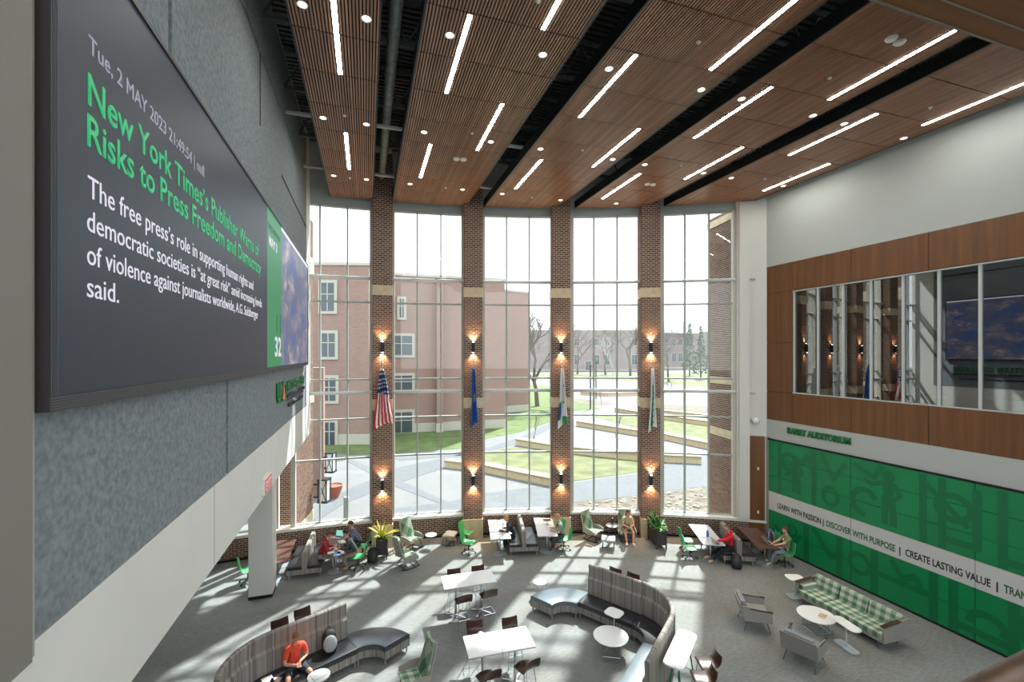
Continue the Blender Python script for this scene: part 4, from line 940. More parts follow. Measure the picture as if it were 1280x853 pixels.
# ---- serpentine sofas (path point, outward normal)
def seg_line(x, y, head, ln, n=2):
    h = Vector((math.cos(R(head)), math.sin(R(head)))); nrm = Vector((-h.y, h.x))
    return [(x+h.x*ln*i/n, y+h.y*ln*i/n, nrm.x, nrm.y) for i in range(n+1)]
def seg_arc(cx, cy, r, a0, a1, n=12):
    return [(cx+r*math.cos(R(a0+(a1-a0)*i/n)), cy+r*math.sin(R(a0+(a1-a0)*i/n)), math.cos(R(a0+(a1-a0)*i/n)), math.sin(R(a0+(a1-a0)*i/n))) for i in range(n+1)]
def flip(path): return [(x, y, -nx, -ny) for x, y, nx, ny in path]
def sofa_unit(lbl, path, depth=.62, back=True, seatm=None, group='curved lounge sofa sections', lo=.0):
    """path = front edge of the seat; n points to the back"""
    cx_ = sum(p[0] for p in path)/len(path); cy_ = sum(p[1] for p in path)/len(path)
    t = thing('sofa_section' if back else 'backless_sofa_section', lbl, 'sofa', (cx_, cy_, 0), 0, group); path = [(x-cx_, y-cy_, a, b) for x, y, a, b in path]
    mb = MB(); mb.sweep(path, [(.015, .14), (depth, .14), (depth, .33), (.015, .33)]); mb.build('base', stripe, t)
    mb = MB(); mb.sweep(path, [(.0, .33), (depth, .33), (depth, .43), (depth-.04, .46), (.05, .46), (.012, .445), (0, .42)]); mb.build('seat_cushion', seatm or vinyl, t, smooth=True)
    if back:
        mb = MB(); mb.sweep(path, [(depth, .14), (depth+.12, .14), (depth+.13, 1.28), (depth+.1, 1.31), (depth+.05, 1.31), (depth+.02, 1.28), (depth+.035, .96), (depth-.02, .9), (depth-.03, .47)]); mb.build('backrest', stripe, t, smooth=False)
    idx = [0, len(path)-1]
    for i in idx:
        for o_ in (.05, depth-.05):
            x, y, a, b = path[i]; j = 1 if i == 0 else -2; e = Vector((path[j][0]-x, path[j][1]-y)).normalized()*.05
            mb = MB(); mb.tube([(x+a*o_+e.x, y+b*o_+e.y, 0), (x+a*o_+e.x, y+b*o_+e.y, .14)], .02, 8); mb.build('leg', M('sofa_leg', (150, 148, 144), rough=.4), t)
    return t
# right sofa
sofa_unit('backless blue-grey curved sofa end, left end of the right sofa', flip(seg_arc(5.3, 11.36, .5, 33, 122))and [(x, y, nx, ny) for x, y, nx, ny in seg_arc(5.3, 11.36, .5, 33, 122)], .78, False, bluevinyl)
sofa_unit('straight striped sofa section with dark seat and high back, right sofa', seg_line(5.79, 11.71, -58, 1.65), .61)
sofa_unit('curved striped corner section of the right sofa', seg_arc(6.2, 10.03, .55, 30, -52), .62)
e_ = seg_arc(6.2, 10.03, .55, 30, -52)[-1]
sofa_unit('straight striped section of the right sofa with slate seat, nearest the camera', [(p[0], p[1], p[2], p[3]) for p in seg_line(e_[0]-.01, e_[1]-.01, -142, 1.9)], .62, True, bluevinyl)
# left sofa
sofa_unit('backless dark curved sofa end, right end of the left sofa', seg_arc(0.0, 11.06, .5, 116, 32), .74, False, M('charcoal_vinyl', (62, 68, 74), rough=.3, var=.06, scale=3))
sofa_unit('straight striped sofa section under the person in orange, left sofa', [(x, y, -nx, -ny) for x, y, nx, ny in seg_line(-.2, 11.5, -154, 1.75)], .62)
e_ = seg_line(-.2, 11.5, -154, 1.75)[-1]
cc = (e_[0]-math.cos(R(116))*.55, e_[1]-math.sin(R(116))*.55)
sofa_unit('curved striped corner section of the left sofa', seg_arc(cc[0], cc[1], .55, 116, 198), .62)
e2 = seg_arc(cc[0], cc[1], .55, 116, 198)[-1]
sofa_unit('straight striped section of the left sofa at the bottom edge', [(x, y, -nx, -ny) for x, y, nx, ny in seg_line(e2[0], e2[1], -72, 1.7)], .62)
# ---- round wire tables, C tables, drum stools
def round_table(lbl, x, y, r_=.45, h=.42, rz=0, group='round white coffee tables'):
    t = thing('coffee_table', lbl, 'table', (x, y, 0), rz, group)
    mb = MB(); mb.lathe([(r_-.01, h-.022), (r_, h-.012), (r_, h-.004), (r_-.006, h)], 40); mb.build('tabletop', laminate, t)
    s = r_*.52; b = r_*.72; mb = MB()
    cs = [(s, s), (-s, s), (-s, -s), (s, -s)]; cb_ = [(b, 0), (0, b), (-b, 0), (0, -b)]
    for i in range(4):
        j = (i+1) % 4; mb.tube([(*cs[i], h-.02), (*cb_[i], .012)], .008, 6); mb.tube([(*cs[i], h-.02), (*cb_[j], .012)], .008, 6); mb.tube([(*cb_[i], .01), (*cb_[j], .01)], .008, 6)
    mb.build('wire_base', chrome, t)
round_table('round white coffee table in the curve of the right sofa', 5.93, 10.09, .44, .42, .3)
round_table('round white coffee table in front of the green plaid sofa', 11.8, 9.16, .46, .42, .6)
def c_table(lbl, x, y, deg, ln, wd, h, bx=0, by=0, rnd_=.12):
    t = thing('side_table', lbl, 'side table', (x, y, 0), R(deg), 'small white side tables on one post')
    mb = MB(); mb.prism(rpoly(ln, wd, rnd_), h-.02, h); mb.build('tabletop', laminate, t)
    mb = MB(); mb.tube([(bx, by, .01), (bx, by, h-.02)], .018, 8); mb.build('post', white_metal, t)
    mb = MB(); mb.prism(rpoly(ln*.85, wd*.85, rnd_*.8), 0, .014); mb.build('base_plate', M('pale_blue_metal', (186, 196, 204), rough=.35), t)
c_table('white squarish side table standing against the right curved sofa', 6.34, 10.62, -60, .46, .42, .65)
c_table('white oblong side table between the round table and the green plaid sofa', 11.85, 8.38, 80, .72, .32, .6)
c_table('white side table at the far end of the green plaid sofa', 12.78, 10.62, -20, .5, .42, .6)
c_table('small white oval table with a closed notebook in front of the person in orange', -.98, 10.5, 20, .46, .42, .65, rnd_=.2)
def drum(lbl, x, y, h=.46, r_=.21, m=None, legs=8):
    t = thing('drum_table', lbl, 'side table', (x, y, 0), 0, 'small round occasional tables')
    mb = MB(); mb.lathe([(r_-.008, h-.022), (r_, h-.016), (r_, h-.004), (r_-.006, h)], 28); mb.build('tabletop', m or laminate, t)
    for k in range(legs):
        a = 2*PI*k/legs+.2; mb = MB(); mb.tube([(r_*.8*math.cos(a), r_*.8*math.sin(a), h-.02), (r_*.62*math.cos(a), r_*.62*math.sin(a), 0)], .006, 5); mb.build('leg', white_metal if legs > 4 else chrome, t)
drum('small white round wire-legged table standing alone between tables and right sofa', 5.18, 13.1)
drum('small white round table between the left lounge chair and its footstool', 2.42, 17.75, .5, .22, legs=4)
drum('small grey round table with a dark bottle beside the seated woman', 9.72, 16.42, .5, .27, greylam, 4)
# ---- green swivel chairs
def make_green():
    t = thing('swivel_chair', '', 'chair')
    pr = smooth_prof([(.22, .42), (.17, .455), (0, .445), (-.14, .45), (-.2, .5), (-.225, .62), (-.25, .76), (-.265, .86)])
    k = len(pr); mb = MB(); shell(mb, pr, lambda i: .225 if i < k*.5 else .225-.06*((i/k-.5)/.5)**2, curve=.045, n=8); mb.build('shell', greenp, t, smooth=True)
    mb = MB(); mb.tube([(0, 0, .12), (0, 0, .43)], .025, 8); mb.b2((-.1, -.1, .42), (.1, .1, .435)); mb.build('post', M('dark_steel', (64, 66, 70), rough=.4, metal=.5), t)
    for k in range(5):
        a = 2*PI*k/5+.3; c, s_ = math.cos(a), math.sin(a); mb = MB(); mb.bar((0, 0, .13), (.27*c, .27*s_, .07), .035, .022); l = mb.build('leg', M('dark_steel'), t)
        mb = MB(); mb.tube([(.27*c-.012*s_, .27*s_+.012*c, .03), (.27*c+.012*s_, .27*s_-.012*c, .03)], .03, 10); mb.build('caster', black, l)
    return t
green0 = make_green(); gu = [0]
def green_chair(lbl, x, y, deg, group='green swivel chairs'):
    if not gu[0]: green0.location = (x, y, 0); green0.rotation_euler = (0, 0, fz(deg)); green0['label'] = lbl; green0['group'] = group; gu[0] = 1
    else: dup(green0, (x, y, 0), fz(deg), lbl, group)
green_chair('empty green swivel chair, nearer of the two left of the second column', 3.72, 16.8, -30)
green_chair('empty green swivel chair, farther of the two left of the second column', 3.85, 17.72, -40)
green_chair('green swivel chair under the person in the grey and black jacket', -.28, 16.85, 172)
green_chair('green swivel chair under the person in the checked shirt', -.14, 17.72, 172)
green_chair('green swivel chair half hidden behind the white pillar', -3.75, 16.9, 20)
green_chair('green swivel chair under the person in the grey-green shirt', 7.32, 15.98, 165)
green_chair('green swivel chair at the far end of the middle table, behind the person in grey-green', 7.42, 16.85, 175)
green_chair('empty green swivel chair, nearer of the two left of the pale right-hand table', 11.42, 13.78, -20)
green_chair('empty green swivel chair, farther of the two left of the pale right-hand table', 11.8, 14.4, -20)
green_chair('green swivel chair under the person by the green mural', 14.32, 12.32, 155)
green_chair('green swivel chair holding a blue and white backpack by the mural', 14.62, 13.2, 160)
# ---- booth tables and back-to-back benches
def booth_table(lbl, x, y, deg, ln=1.9, m=None, wd=.76):
    t = thing('booth_table', lbl, 'table', (x, y, 0), R(deg), 'long booth tables by the windows')
    mb = MB(); mb.b2((-wd/2, -ln/2, .71), (wd/2, ln/2, .74)); mb.build('tabletop', m or greylam, t, bevel=.006)
    for sy in (-1, 1):
        mb = MB(); mb.tube([(0, sy*(ln/2-.4), .02), (0, sy*(ln/2-.4), .71)], .035, 10); mb.build('post', chrome, t, smooth=True)
        mb = MB(); mb.lathe([(.27, 0), (.27, .008), (.06, .03)], 24, (0, sy*(ln/2-.4), 0)); mb.build('base_disc', M('satin_steel', (170, 176, 184), rough=.35, metal=.4), t)
booth_table('walnut booth table half hidden behind the white pillar', -2.86, 17.35, 0, 1.95, walnut)
booth_table('walnut booth table with three people studying', -.98, 17.28, -5, 1.75, walnut)
booth_table('pale booth table in front of the woman with the hair bun', 4.95, 16.9, -11.8, 1.95)
booth_table('pale booth table in front of the person in grey-green', 6.77, 16.56, -16, 1.9)
booth_table('pale booth table with laptop and blue bottle at the right', 12.3, 13.95, -24.5, 1.95)
booth_table('walnut booth table against the green mural corner', 13.93, 13.1, -24.8, 1.95, walnut)
def bench(lbl, x, y, deg, ln=1.8):
    t = thing('booth_bench', lbl, 'bench', (x, y, 0), R(deg), 'back-to-back striped booth benches')
    path = [(0, -ln/2, 1, 0), (0, ln/2, 1, 0)]
    mb = MB(); mb.sweep(path, [(-.54, .17), (.54, .17), (.54, .33), (-.54, .33)]); mb.build('base', stripe, t)
    mb = MB(); mb.sweep([(0, -ln/2-.01, 1, 0), (0, ln/2+.01, 1, 0)], [(-.075, .17), (.075, .17), (.085, .86), (.05, .92), (-.05, .92), (-.085, .86)]); mb.build('backrest', stripe, t)
    for s in (-1, 1):
        mb = MB(); mb.b2((s*.09, -ln/2, .33), (s*.55, ln/2, .44)); mb.build('seat_cushion', vinyl, t, bevel=.02)
        for q in (-1, 1): mb = MB(); mb.tube([(s*.48, q*(ln/2-.08), 0), (s*.48, q*(ln/2-.08), .17)], .02, 8); mb.build('leg', M('sofa_leg', (150, 148, 144)), t)
bench('striped back-to-back bench beside the person in dark red', -1.95, 17.45, -3)
bench('striped back-to-back bench beside the woman with the hair bun', 5.85, 16.78, -13)
bench('striped back-to-back bench under the person in the red hoodie', 13.12, 13.6, -24.5)
# ---- tall lounge chairs on rockers
def make_lounge():
    t = thing('lounge_chair', '', 'armchair')
    pr = smooth_prof([(.27, .36), (.2, .37), (-.12, .31), (-.22, .36), (-.3, .62), (-.38, .9), (-.42, 1.12)])
    k = len(pr); mb = MB(); shell(mb, pr, lambda i: .3 if i < k*.5 else .31-.07*((i/k-.5)/.5)**1.5, th=.035, curve=.06, n=10); mb.build('shell', shell_f, t, smooth=True)
    pr2 = [(y+.028, z+.03) for y, z in pr[1:-1]]; mb = MB(); shell(mb, pr2[:len(pr2)//2-1], lambda i: .26, th=.05, curve=.05, n=8); mb.build('seat_cushion', plaid_sofa, t, smooth=True)
    k2 = len(pr2)-len(pr2)//2+1; mb = MB(); shell(mb, pr2[len(pr2)//2-1:], lambda i: .285-.065*(i/k2)**1.5, th=.045, curve=.05, n=8); mb.build('back_cushion', plaid_lounge, t, smooth=True)
    for s in (-1, 1):
        mb = MB(); n_ = 8; pts = [(-.3, .5), (-.1, .53), (.1, .5), (.25, .44)]; q = smooth_prof(pts, 1)
        vs_ = [(s*(.27+.06*(1 if j < 2 else 1)), y, z if j == 0 else .33) for j in range(2) for y, z in q]; m_ = len(q)
        vs2 = [(x+s*.03, y, z) for x, y, z in vs_]; al = vs_+vs2; fs = []
        for i in range(m_-1): fs += [(i, i+1, m_+i+1, m_+i), (2*m_+i, 3*m_+i, 3*m_+i+1, 2*m_+i+1), (i, 2*m_+i, 2*m_+i+1, i+1), (m_+i, m_+i+1, 3*m_+i+1, 3*m_+i)]
        fs += [(0, m_, 3*m_, 2*m_), (m_-1, 3*m_-1, 4*m_-1, 2*m_-1)]; mb.add(al, fs); mb.build('armrest', shell_f, t)
        mb = MB(); mb.tube([(s*.25, -.36, .06), (s*.25, -.2, .012), (s*.25, 0, .004), (s*.25, .2, .012), (s*.25, .36, .06)], .016, 6)
        mb.tube([(s*.25, -.3, .035), (s*.2, -.12, .31)], .014, 6); mb.tube([(s*.25, .3, .035), (s*.2, .16, .33)], .014, 6); mb.build('rocker', black, t)
    mb = MB(); mb.tube([(-.25, -.2, .02), (.25, -.2, .02)], .012, 6); mb.tube([(-.25, .2, .02), (.25, .2, .02)], .012, 6); mb.build('crossbar', black, t)
    return t
lg0 = make_lounge(); lu = [0]
def lounge(lbl, x, y, deg, group='high-backed green plaid lounge chairs'):
    if not lu[0]: lg0.location = (x, y, 0); lg0.rotation_euler = (0, 0, fz(deg)); lg0['label'] = lbl; lg0['group'] = group; lu[0] = 1
    else: dup(lg0, (x, y, 0), fz(deg), lbl, group)
lounge('high-backed plaid lounge chair against the window wall beside the tall yellow plant', 1.72, 17.9, -52)
lounge('plaid lounge chair turned with its taupe back to the camera near the yellow plant', 1.4, 16.4, 22)
lounge('empty high-backed plaid lounge chair left of the seated woman', 8.86, 16.42, -62)
lounge('plaid lounge chair with the seated woman in a tan shirt', 10.12, 15.98, -112)
lounge('large plaid lounge chair at the bottom edge beside the left sofa', 1.0, 10.25, 190)
def footstool(lbl, x, y, deg):
    t = thing('footstool', lbl, 'footstool', (x, y, 0), fz(deg), 'pale cushioned footstools')
    mb = MB(); shell(mb, smooth_prof([(-.24, .38), (-.12, .405), (.12, .405), (.24, .38)]), lambda i: .26, th=.07, curve=.02, n=6); mb.build('seat_cushion', M('pale_fabric', (186, 188, 178), rough=.85, var=.04, scale=25), t, smooth=True)
    for s in (-1, 1):
        mb = MB(); mb.tube([(s*.2, -.17, .33), (s*.22, -.26, .03), (s*.22, 0, .006), (s*.22, .26, .03), (s*.2, .17, .33)], .013, 6); mb.build('rocker', black, t)
    mb = MB(); mb.tube([(-.22, 0, .012), (.22, 0, .012)], .012, 6); mb.build('crossbar', black, t)
footstool('pale cushioned footstool left of the green swivel chairs', 3.18, 17.85, -30)
footstool('pale cushioned footstool in front of the small grey round table', 9.03, 15.55, 60)
# ---- plaid three-seat sofa and grey armchairs
t = thing('plaid_sofa', 'green plaid three-seat sofa with grey shell by the mural', 'sofa', (12.95, 9.15, 0), 0)
mb = MB(); mb.b2((-.42, -1.22, .2), (.42, 1.22, .27)); mb.build('seat_frame', shell_g, t, bevel=.01)
mb = MB(); mb.bar((.36, -1.24, .2), (.36, 1.24, .2), .03, .03); mb.add([(.3, -1.24, .22), (.3, 1.24, .22), (.47, 1.26, .7), (.47, -1.26, .7), (.34, -1.24, .2), (.34, 1.24, .2), (.51, 1.26, .7), (.51, -1.26, .7)], [(0, 1, 2, 3), (7, 6, 5, 4), (0, 4, 5, 1), (3, 2, 6, 7), (0, 3, 7, 4), (1, 5, 6, 2)]); mb.build('back_shell', shell_g, t)
for s in (-1, 1):
    mb = MB(); a = [(-.44, .22), (.34, .2), (.48, .7), (-.44, .62)]
    vs_ = [(x, s*1.2, z) for x, z in a]+[(x, s*1.25, z) for x, z in a]; mb.add(vs_, [(0, 1, 2, 3), (7, 6, 5, 4), (0, 4, 5, 1), (1, 5, 6, 2), (2, 6, 7, 3), (3, 7, 4, 0)]); ar = mb.build('armrest', shell_g, t)
    mb = MB(); mb.bar((-.44, s*1.2, .63), (.2, s*1.2, .675), .11, .025); mb.build('walnut_arm_cap', brownwood, ar)
    for x in (-.36, .34):
        mb = MB(); mb.tube([(x, s*1.08, 0), (x, s*1.05, .21)], .017, 8); mb.build('leg', grey_metal, t)
for k in range(3):
    y = (k-1)*.79
    mb = MB(); mb.b2((-.42, y-.385, .27), (.26, y+.385, .43)); mb.build('seat_cushion', plaid_sofa, t, bevel=.035, smooth=True)
    mb = MB(); mb.box((.31, y, .6), (.14, .76, .4), mat=Matrix.Rotation(R(16), 3, 'Y')); mb.build('back_cushion', plaid_back, t, bevel=.04, smooth=True)
mb = MB(); mb.b2((-.34, 1.02, .43), (.2, 1.19, .58)); mb.build('bolster', plaid_back, t, bevel=.03)
def armchair(lbl, x, y, deg):
    t = thing('armchair', lbl, 'armchair', (x, y, 0), fz(deg), 'grey armchairs with walnut arm caps')
    mb = MB(); mb.b2((-.36, -.3, .3), (.36, .34, .36)); mb.build('seat_frame', shell_g, t, bevel=.01)
    mb = MB(); mb.b2((-.33, -.24, .33), (.33, .34, .45)); mb.build('seat_cushion', shell_g, t, bevel=.03)
    mb = MB(); mb.add([(-.37, -.3, .3), (.37, -.3, .3), (.39, -.42, .76), (-.39, -.42, .76), (-.37, -.33, .3), (.37, -.33, .3), (.39, -.45, .76), (-.39, -.45, .76)], [(0, 1, 2, 3), (7, 6, 5, 4), (0, 4, 5, 1), (3, 2, 6, 7), (0, 3, 7, 4), (1, 5, 6, 2)]); mb.build('back_shell', shell_g, t)
    mb = MB(); mb.box((0, -.32, .66), (.66, .13, .3), mat=Matrix.Rotation(R(12), 3, 'X')); mb.build('back_cushion', M('slate_cushion', (128, 134, 138), rough=.6), t, bevel=.045, smooth=True)
    for s in (-1, 1):
        a = [(-.33, .3), (.36, .31), (.36, .62), (-.4, .7)]; mb = MB()
        vs_ = [(s*.37, y_, z) for y_, z in a]+[(s*.405, y_, z) for y_, z in a]; mb.add(vs_, [(0, 1, 2, 3), (7, 6, 5, 4), (0, 4, 5, 1), (1, 5, 6, 2), (2, 6, 7, 3), (3, 7, 4, 0)]); ar = mb.build('armrest', shell_g, t)
        mb = MB(); mb.bar((s*.388, -.2, .65), (s*.388, .37, .612), .06, .025); mb.build('walnut_arm_cap', brownwood, ar)
        for q in (-1, 1): mb = MB(); mb.tube([(s*.28, q*.24, .3), (s*.35, q*.33, 0)], [.02, .012], 8); mb.build('leg', grey_metal, t)
armchair('grey armchair left of the round table, the farther of the two', 10.33, 9.85, -32)
armchair('grey armchair with its back to the camera, nearest of the two', 10.3, 8.32, 22)
# ---- planters and plants
slatd = M('planter_slat', (64, 60, 60), rough=.7)
def planter(lbl, x, y, rz, wx, wy, h=.75):
    t = thing('planter', lbl, 'planter', (x, y, 0), rz, 'dark slatted planters')
    mb = MB(); mb.b2((-wx/2+.02, -wy/2+.02, .16), (wx/2-.02, wy/2-.02, h-.03)); mb.build('liner', dark, t)
    n = 8
    for k in range(n):
        z0 = .17+(h-.19)*k/n
        for ax in (0, 1):
            for s in (-1, 1):
                mb = MB()
                if ax: mb.b2((-wx/2, s*wy/2, z0), (wx/2, s*(wy/2-.02), z0+(h-.19)/n-.01))
                else: mb.b2((s*wx/2, -wy/2+.02, z0), (s*(wx/2-.02), wy/2-.02, z0+(h-.19)/n-.01))
                mb.build('slat', slatd, t)
    for sx in (-1, 1):
        for sy in (-1, 1): mb = MB(); mb.b2((sx*wx/2, sy*wy/2, 0), (sx*(wx/2-.045), sy*(wy/2-.045), h)); mb.build('leg', slatd, t)
def leafblade(mb, base, d, L, w_, droop, n=5):
    d = Vector(d).normalized(); side = d.cross(Vector((0, 0, 1)));
    if side.length < .05: side = Vector((1, 0, 0))
    side.normalize(); p = Vector(base); pts = []
    for i in range(n+1):
        t_ = i/n; ww = w_*math.sin(PI*min(.97, .18+.8*t_)); pts.append((p.copy(), ww)); d = (d+Vector((0, 0, -droop))).normalized(); p = p+d*L/n
    vs_ = []; 
    for q, ww in pts: vs_ += [q-side*ww, q+Vector((0, 0, -.25*ww)), q+side*ww]
    mb.add(vs_, [f for i in range(n) for f in ((3*i, 3*i+1, 3*i+4, 3*i+3), (3*i+1, 3*i+2, 3*i+5, 3*i+4))])
planter('square dark slatted planter with the yellow plant', .56, 17.42, -.15, .4, .4, .78)
planter('long dark slatted planter with a bushy green plant by the fourth column', 11.06, 15.26, R(-17), .42, 1.05, .76)
rn = random.Random(2); t = thing('bromeliad', 'yellow-green spiky plant in the square planter', 'plant', (.56, 17.42, .74))
ye = M('yellow_leaf', (214, 206, 74), rough=.5, var=.1, scale=6); gr_ = M('lime_leaf', (136, 178, 62), rough=.5, var=.15, scale=6)
for k in range(24):
    a = rn.uniform(0, 2*PI); el = rn.uniform(.5, 1.4) if k < 18 else 1.5; mb = MB(); leafblade(mb, (.03*math.cos(a), .03*math.sin(a), .05), (math.cos(a)*math.cos(el), math.sin(a)*math.cos(el), math.sin(el)), rn.uniform(.5, .75), .04, rn.uniform(.06, .16)); mb.build('leaf', ye, t)
for k in range(20):
    a = rn.uniform(0, 2*PI); el = rn.uniform(.2, 1.0); mb = MB(); leafblade(mb, (.08*math.cos(a), .08*math.sin(a), .0), (math.cos(a)*math.cos(el), math.sin(a)*math.cos(el), math.sin(el)), rn.uniform(.2, .34), .045, .1); mb.build('leaf', gr_, t)
mb = MB(); mb.lathe([(.13, -.06), (.15, .0)], 10); mb.build('soil', M('potting_soil', (46, 38, 32), rough=.95), t)
t = thing('leafy_plant', 'bushy dark green arching plant in the long planter', 'plant', (11.07, 15.3, .72), R(-17)); dg = M('deep_leaf', (52, 104, 54), rough=.5, var=.25, scale=4); mg_ = M('mid_leaf', (108, 158, 70), rough=.5, var=.2, scale=4)
for k in range(90):
    a = rn.uniform(0, 2*PI); el = rn.uniform(.35, 1.5); y0 = rn.uniform(-.3, .45); mb = MB(); leafblade(mb, (rn.uniform(-.1, .1), y0, 0), (math.cos(a)*math.cos(el), math.sin(a)*math.cos(el), math.sin(el)), rn.uniform(.3, .62), .03, rn.uniform(.1, .25)); mb.build('leaf', dg, t)
for k in range(40):
    a = rn.uniform(0, 2*PI); el = rn.uniform(.1, 1.0); mb = MB(); leafblade(mb, (rn.uniform(-.1, .1), rn.uniform(-.45, -.1), 0), (math.cos(a)*math.cos(el), math.sin(a)*math.cos(el), math.sin(el)), rn.uniform(.15, .32), .05, .15); mb.build('leaf', mg_, t)
mb = MB(); mb.b2((-.18, -.55, -.02), (.18, .55, .0)); mb.build('soil', M('potting_soil'), t)
# ---- flags on poles from the columns
flw = M('flag_white', (226, 228, 226), rough=.8); flr = M('flag_red', (196, 48, 58), rough=.8); flb = M('flag_blue', (38, 52, 104), rough=.8); flB = M('flag_royal', (24, 84, 168), rough=.8); flg = M('flag_green', (52, 150, 92), rough=.8); fly = M('flag_gold', (206, 176, 84), rough=.8); flc = M('flag_sky', (70, 140, 200), rough=.8)
def flag(i, lbl, paint, w_top, w_bot, hgt, slant):
    ph = COLPH[i]; base = arc(ph, RG-.66, 6.62); inn = Vector((-math.sin(ph), -math.cos(ph), 0)); sd = Vector((math.cos(ph), -math.sin(ph), 0))
    t = thing('wall_flag', lbl, 'flag', base, -ph, 'flags on the brick columns')
    tip = Vector((0, -.62, .68))
    mb = MB(); mb.tube([(0, 0, 0), tip], .016, 8); mb.build('flagpole', white_metal, t, smooth=True); mb = MB(); mb.ell(tip+Vector((0, 0, .03)), (.04, .04, .05), 8, 6); mb.build('finial', M('pole_finial', (230, 226, 214), rough=.4), t, smooth=True)
    mb = MB(); mb.b2((-.06, -.02, -.1), (.06, .01, .1)); mb.build('bracket', grey_metal, t)
    nx_, nz_ = 44, 30; vs_ = []; top = tip+Vector((0, .2, -.28))
    for r_ in range(nz_+1):
        f = r_/nz_; w2 = w_top+(w_bot-w_top)*min(1, f*1.15)**.8
        for c in range(nx_+1):
            g = c/nx_-.5; fold = .055*min(1, f*3)*math.sin(g*27+f*1.5)+.02*math.sin(g*11+2)
            vs_.append((top.x+g*w2+slant*f*hgt+.02*math.sin(f*5+g*3), top.y+fold+.1*f, top.z-f*hgt-abs(g-.15)*.14*f*hgt+ (.12*f*(g))))
    fs = [(r_*(nx_+1)+c, r_*(nx_+1)+c+1, (r_+1)*(nx_+1)+c+1, (r_+1)*(nx_+1)+c) for r_ in range(nz_) for c in range(nx_)]
    me = bpy.data.meshes.new('cloth'); me.from_pydata(vs_, [], fs); ms = [flw, flr, flb, flB, flg, fly, flc]
    for m in ms: me.materials.append(m)
    for r_ in range(nz_):
        for c in range(nx_): me.polygons[r_*nx_+c].material_index = paint((c+.5)/nx_, (r_+.5)/nz_)
    me.polygons.foreach_set('use_smooth', [True]*len(me.polygons)); cl = put(me, 'cloth', t); sm_ = cl.modifiers.new('thickness', 'SOLIDIFY'); sm_.thickness = .006
def us(x, y):
    if y < .45+.12*(x-.5): 
        return 0 if (int(x*22)+int(y*34)) % 2 == 0 and int(y*34) % 2 == 0 else 2
    return 1 if int((x*1.0+(y-.5)*-.12)*11) % 2 == 0 else 0
flag(0, 'red and white striped flag with a starred blue canton on the leftmost column', us, .06, .78, 2.12, .03)
flag(1, 'dark royal blue flag with a small gold emblem on the second column', lambda x, y: 5 if abs(x-.55) < .2 and .45 < y < .6 and int(x*30+y*40) % 3 else 3, .05, .3, 2.2, .02)
flag(2, 'white flag with blue and green corners on the third column', lambda x, y: (3 if x < .3 and .62 < y < .86 else 4 if (x < .3 and .55 < y < .62) or (y > .86 and .5 < x < .9) else 6 if y > .86 and x >= .75 else (3 if abs(x-.6) < .05 and int(y*20) % 6 == 0 else 0)), .06, .42, 2.25, .02)
flag(3, 'white flag with a pale green band on the fourth column', lambda x, y: 4 if abs(x-.45) < .1 and y > .25 else (4 if abs(x-.45) < .16 and int(y*30) % 3 == 0 and y > .4 else 0), .05, .34, 2.35, .01)
# ---- small things
def box_thing(nm, lbl, cat, c, d, m, rz=0, group=None, bevel=.003):
    mb = MB(); mb.b2((-d[0]/2, -d[1]/2, 0), (d[0]/2, d[1]/2, d[2])); return tag(mb.build(nm, m, loc=c, rz=rz, bevel=bevel), lbl, cat, group)
scrn = M('laptop_screen', (120, 176, 168), rough=.3, emit=.4); alu = M('laptop_silver', (186, 188, 190), rough=.35, metal=.4)
def laptop(lbl, c, deg, body=None, w_=.32, screen=None):
    """hinge side away from the user; deg = direction the user looks"""
    t = thing('laptop', lbl, 'laptop', c, fz(deg), 'open laptops')
    mb = MB(); mb.b2((-w_/2, -.11, 0), (w_/2, .11, .014)); kb = mb.build('keyboard_base', body or alu, t, bevel=.003)
    mb = MB(); mb.b2((-w_/2+.02, -.02, .014), (w_/2-.02, .09, .016)); mb.build('keys', black, kb)
    rot = Matrix.Rotation(R(-18), 3, 'X'); mb = MB(); mb.box(Vector((0, .11, .01))+rot @ Vector((0, 0, .105)), (w_, .008, .21), mat=rot); mb.build('lid', body or alu, t)
    mb = MB(); mb.box(Vector((0, .11, .01))+rot @ Vector((0, -.006, .105)), (w_-.02, .004, .185), mat=rot); mb.build('screen', screen or scrn, t)
paperm = M('paper', (232, 232, 228), rough=.8)
laptop('laptop with a pale teal screen on the walnut table of three', (-1.02, 17.95, .74), 60, screen=scrn)
laptop('closed-looking dark laptop at the near middle of the three people', (-.72, 17.0, .74), 185, black, .3, M('dark_screen', (40, 44, 50), rough=.2))
for i, (x, y, a) in enumerate(((-1.1, 16.95, .4), (-1.18, 16.72, .2), (-.85, 16.62, .1), (-.95, 16.5, -.1), (-.85, 17.5, .3))):
    box_thing('paper_sheet', ['open white notebook nearest the person in dark red', 'white sheet left of the blue folder on the walnut table', 'white sheet near the corner of the walnut table', 'blue and white folder at the near edge of the walnut table', 'white notebook in the middle of the walnut table'][i], 'paper', (x, y, .741), (.22, .3, .006), paperm if i != 3 else M('blue_folder', (92, 130, 196), rough=.6), a, 'papers on the walnut table')
laptop('silver laptop in front of the person in the red hoodie', (12.1, 13.15, .74), 170)
laptop('silver laptop at the person by the green mural', (13.9, 12.6, .74), 165)
laptop('copper-brown laptop on the lap of the woman in tan', (10.0, 15.78, .56), 65, M('copper_lid', (166, 110, 84), rough=.4), .3, M('dark_screen'))
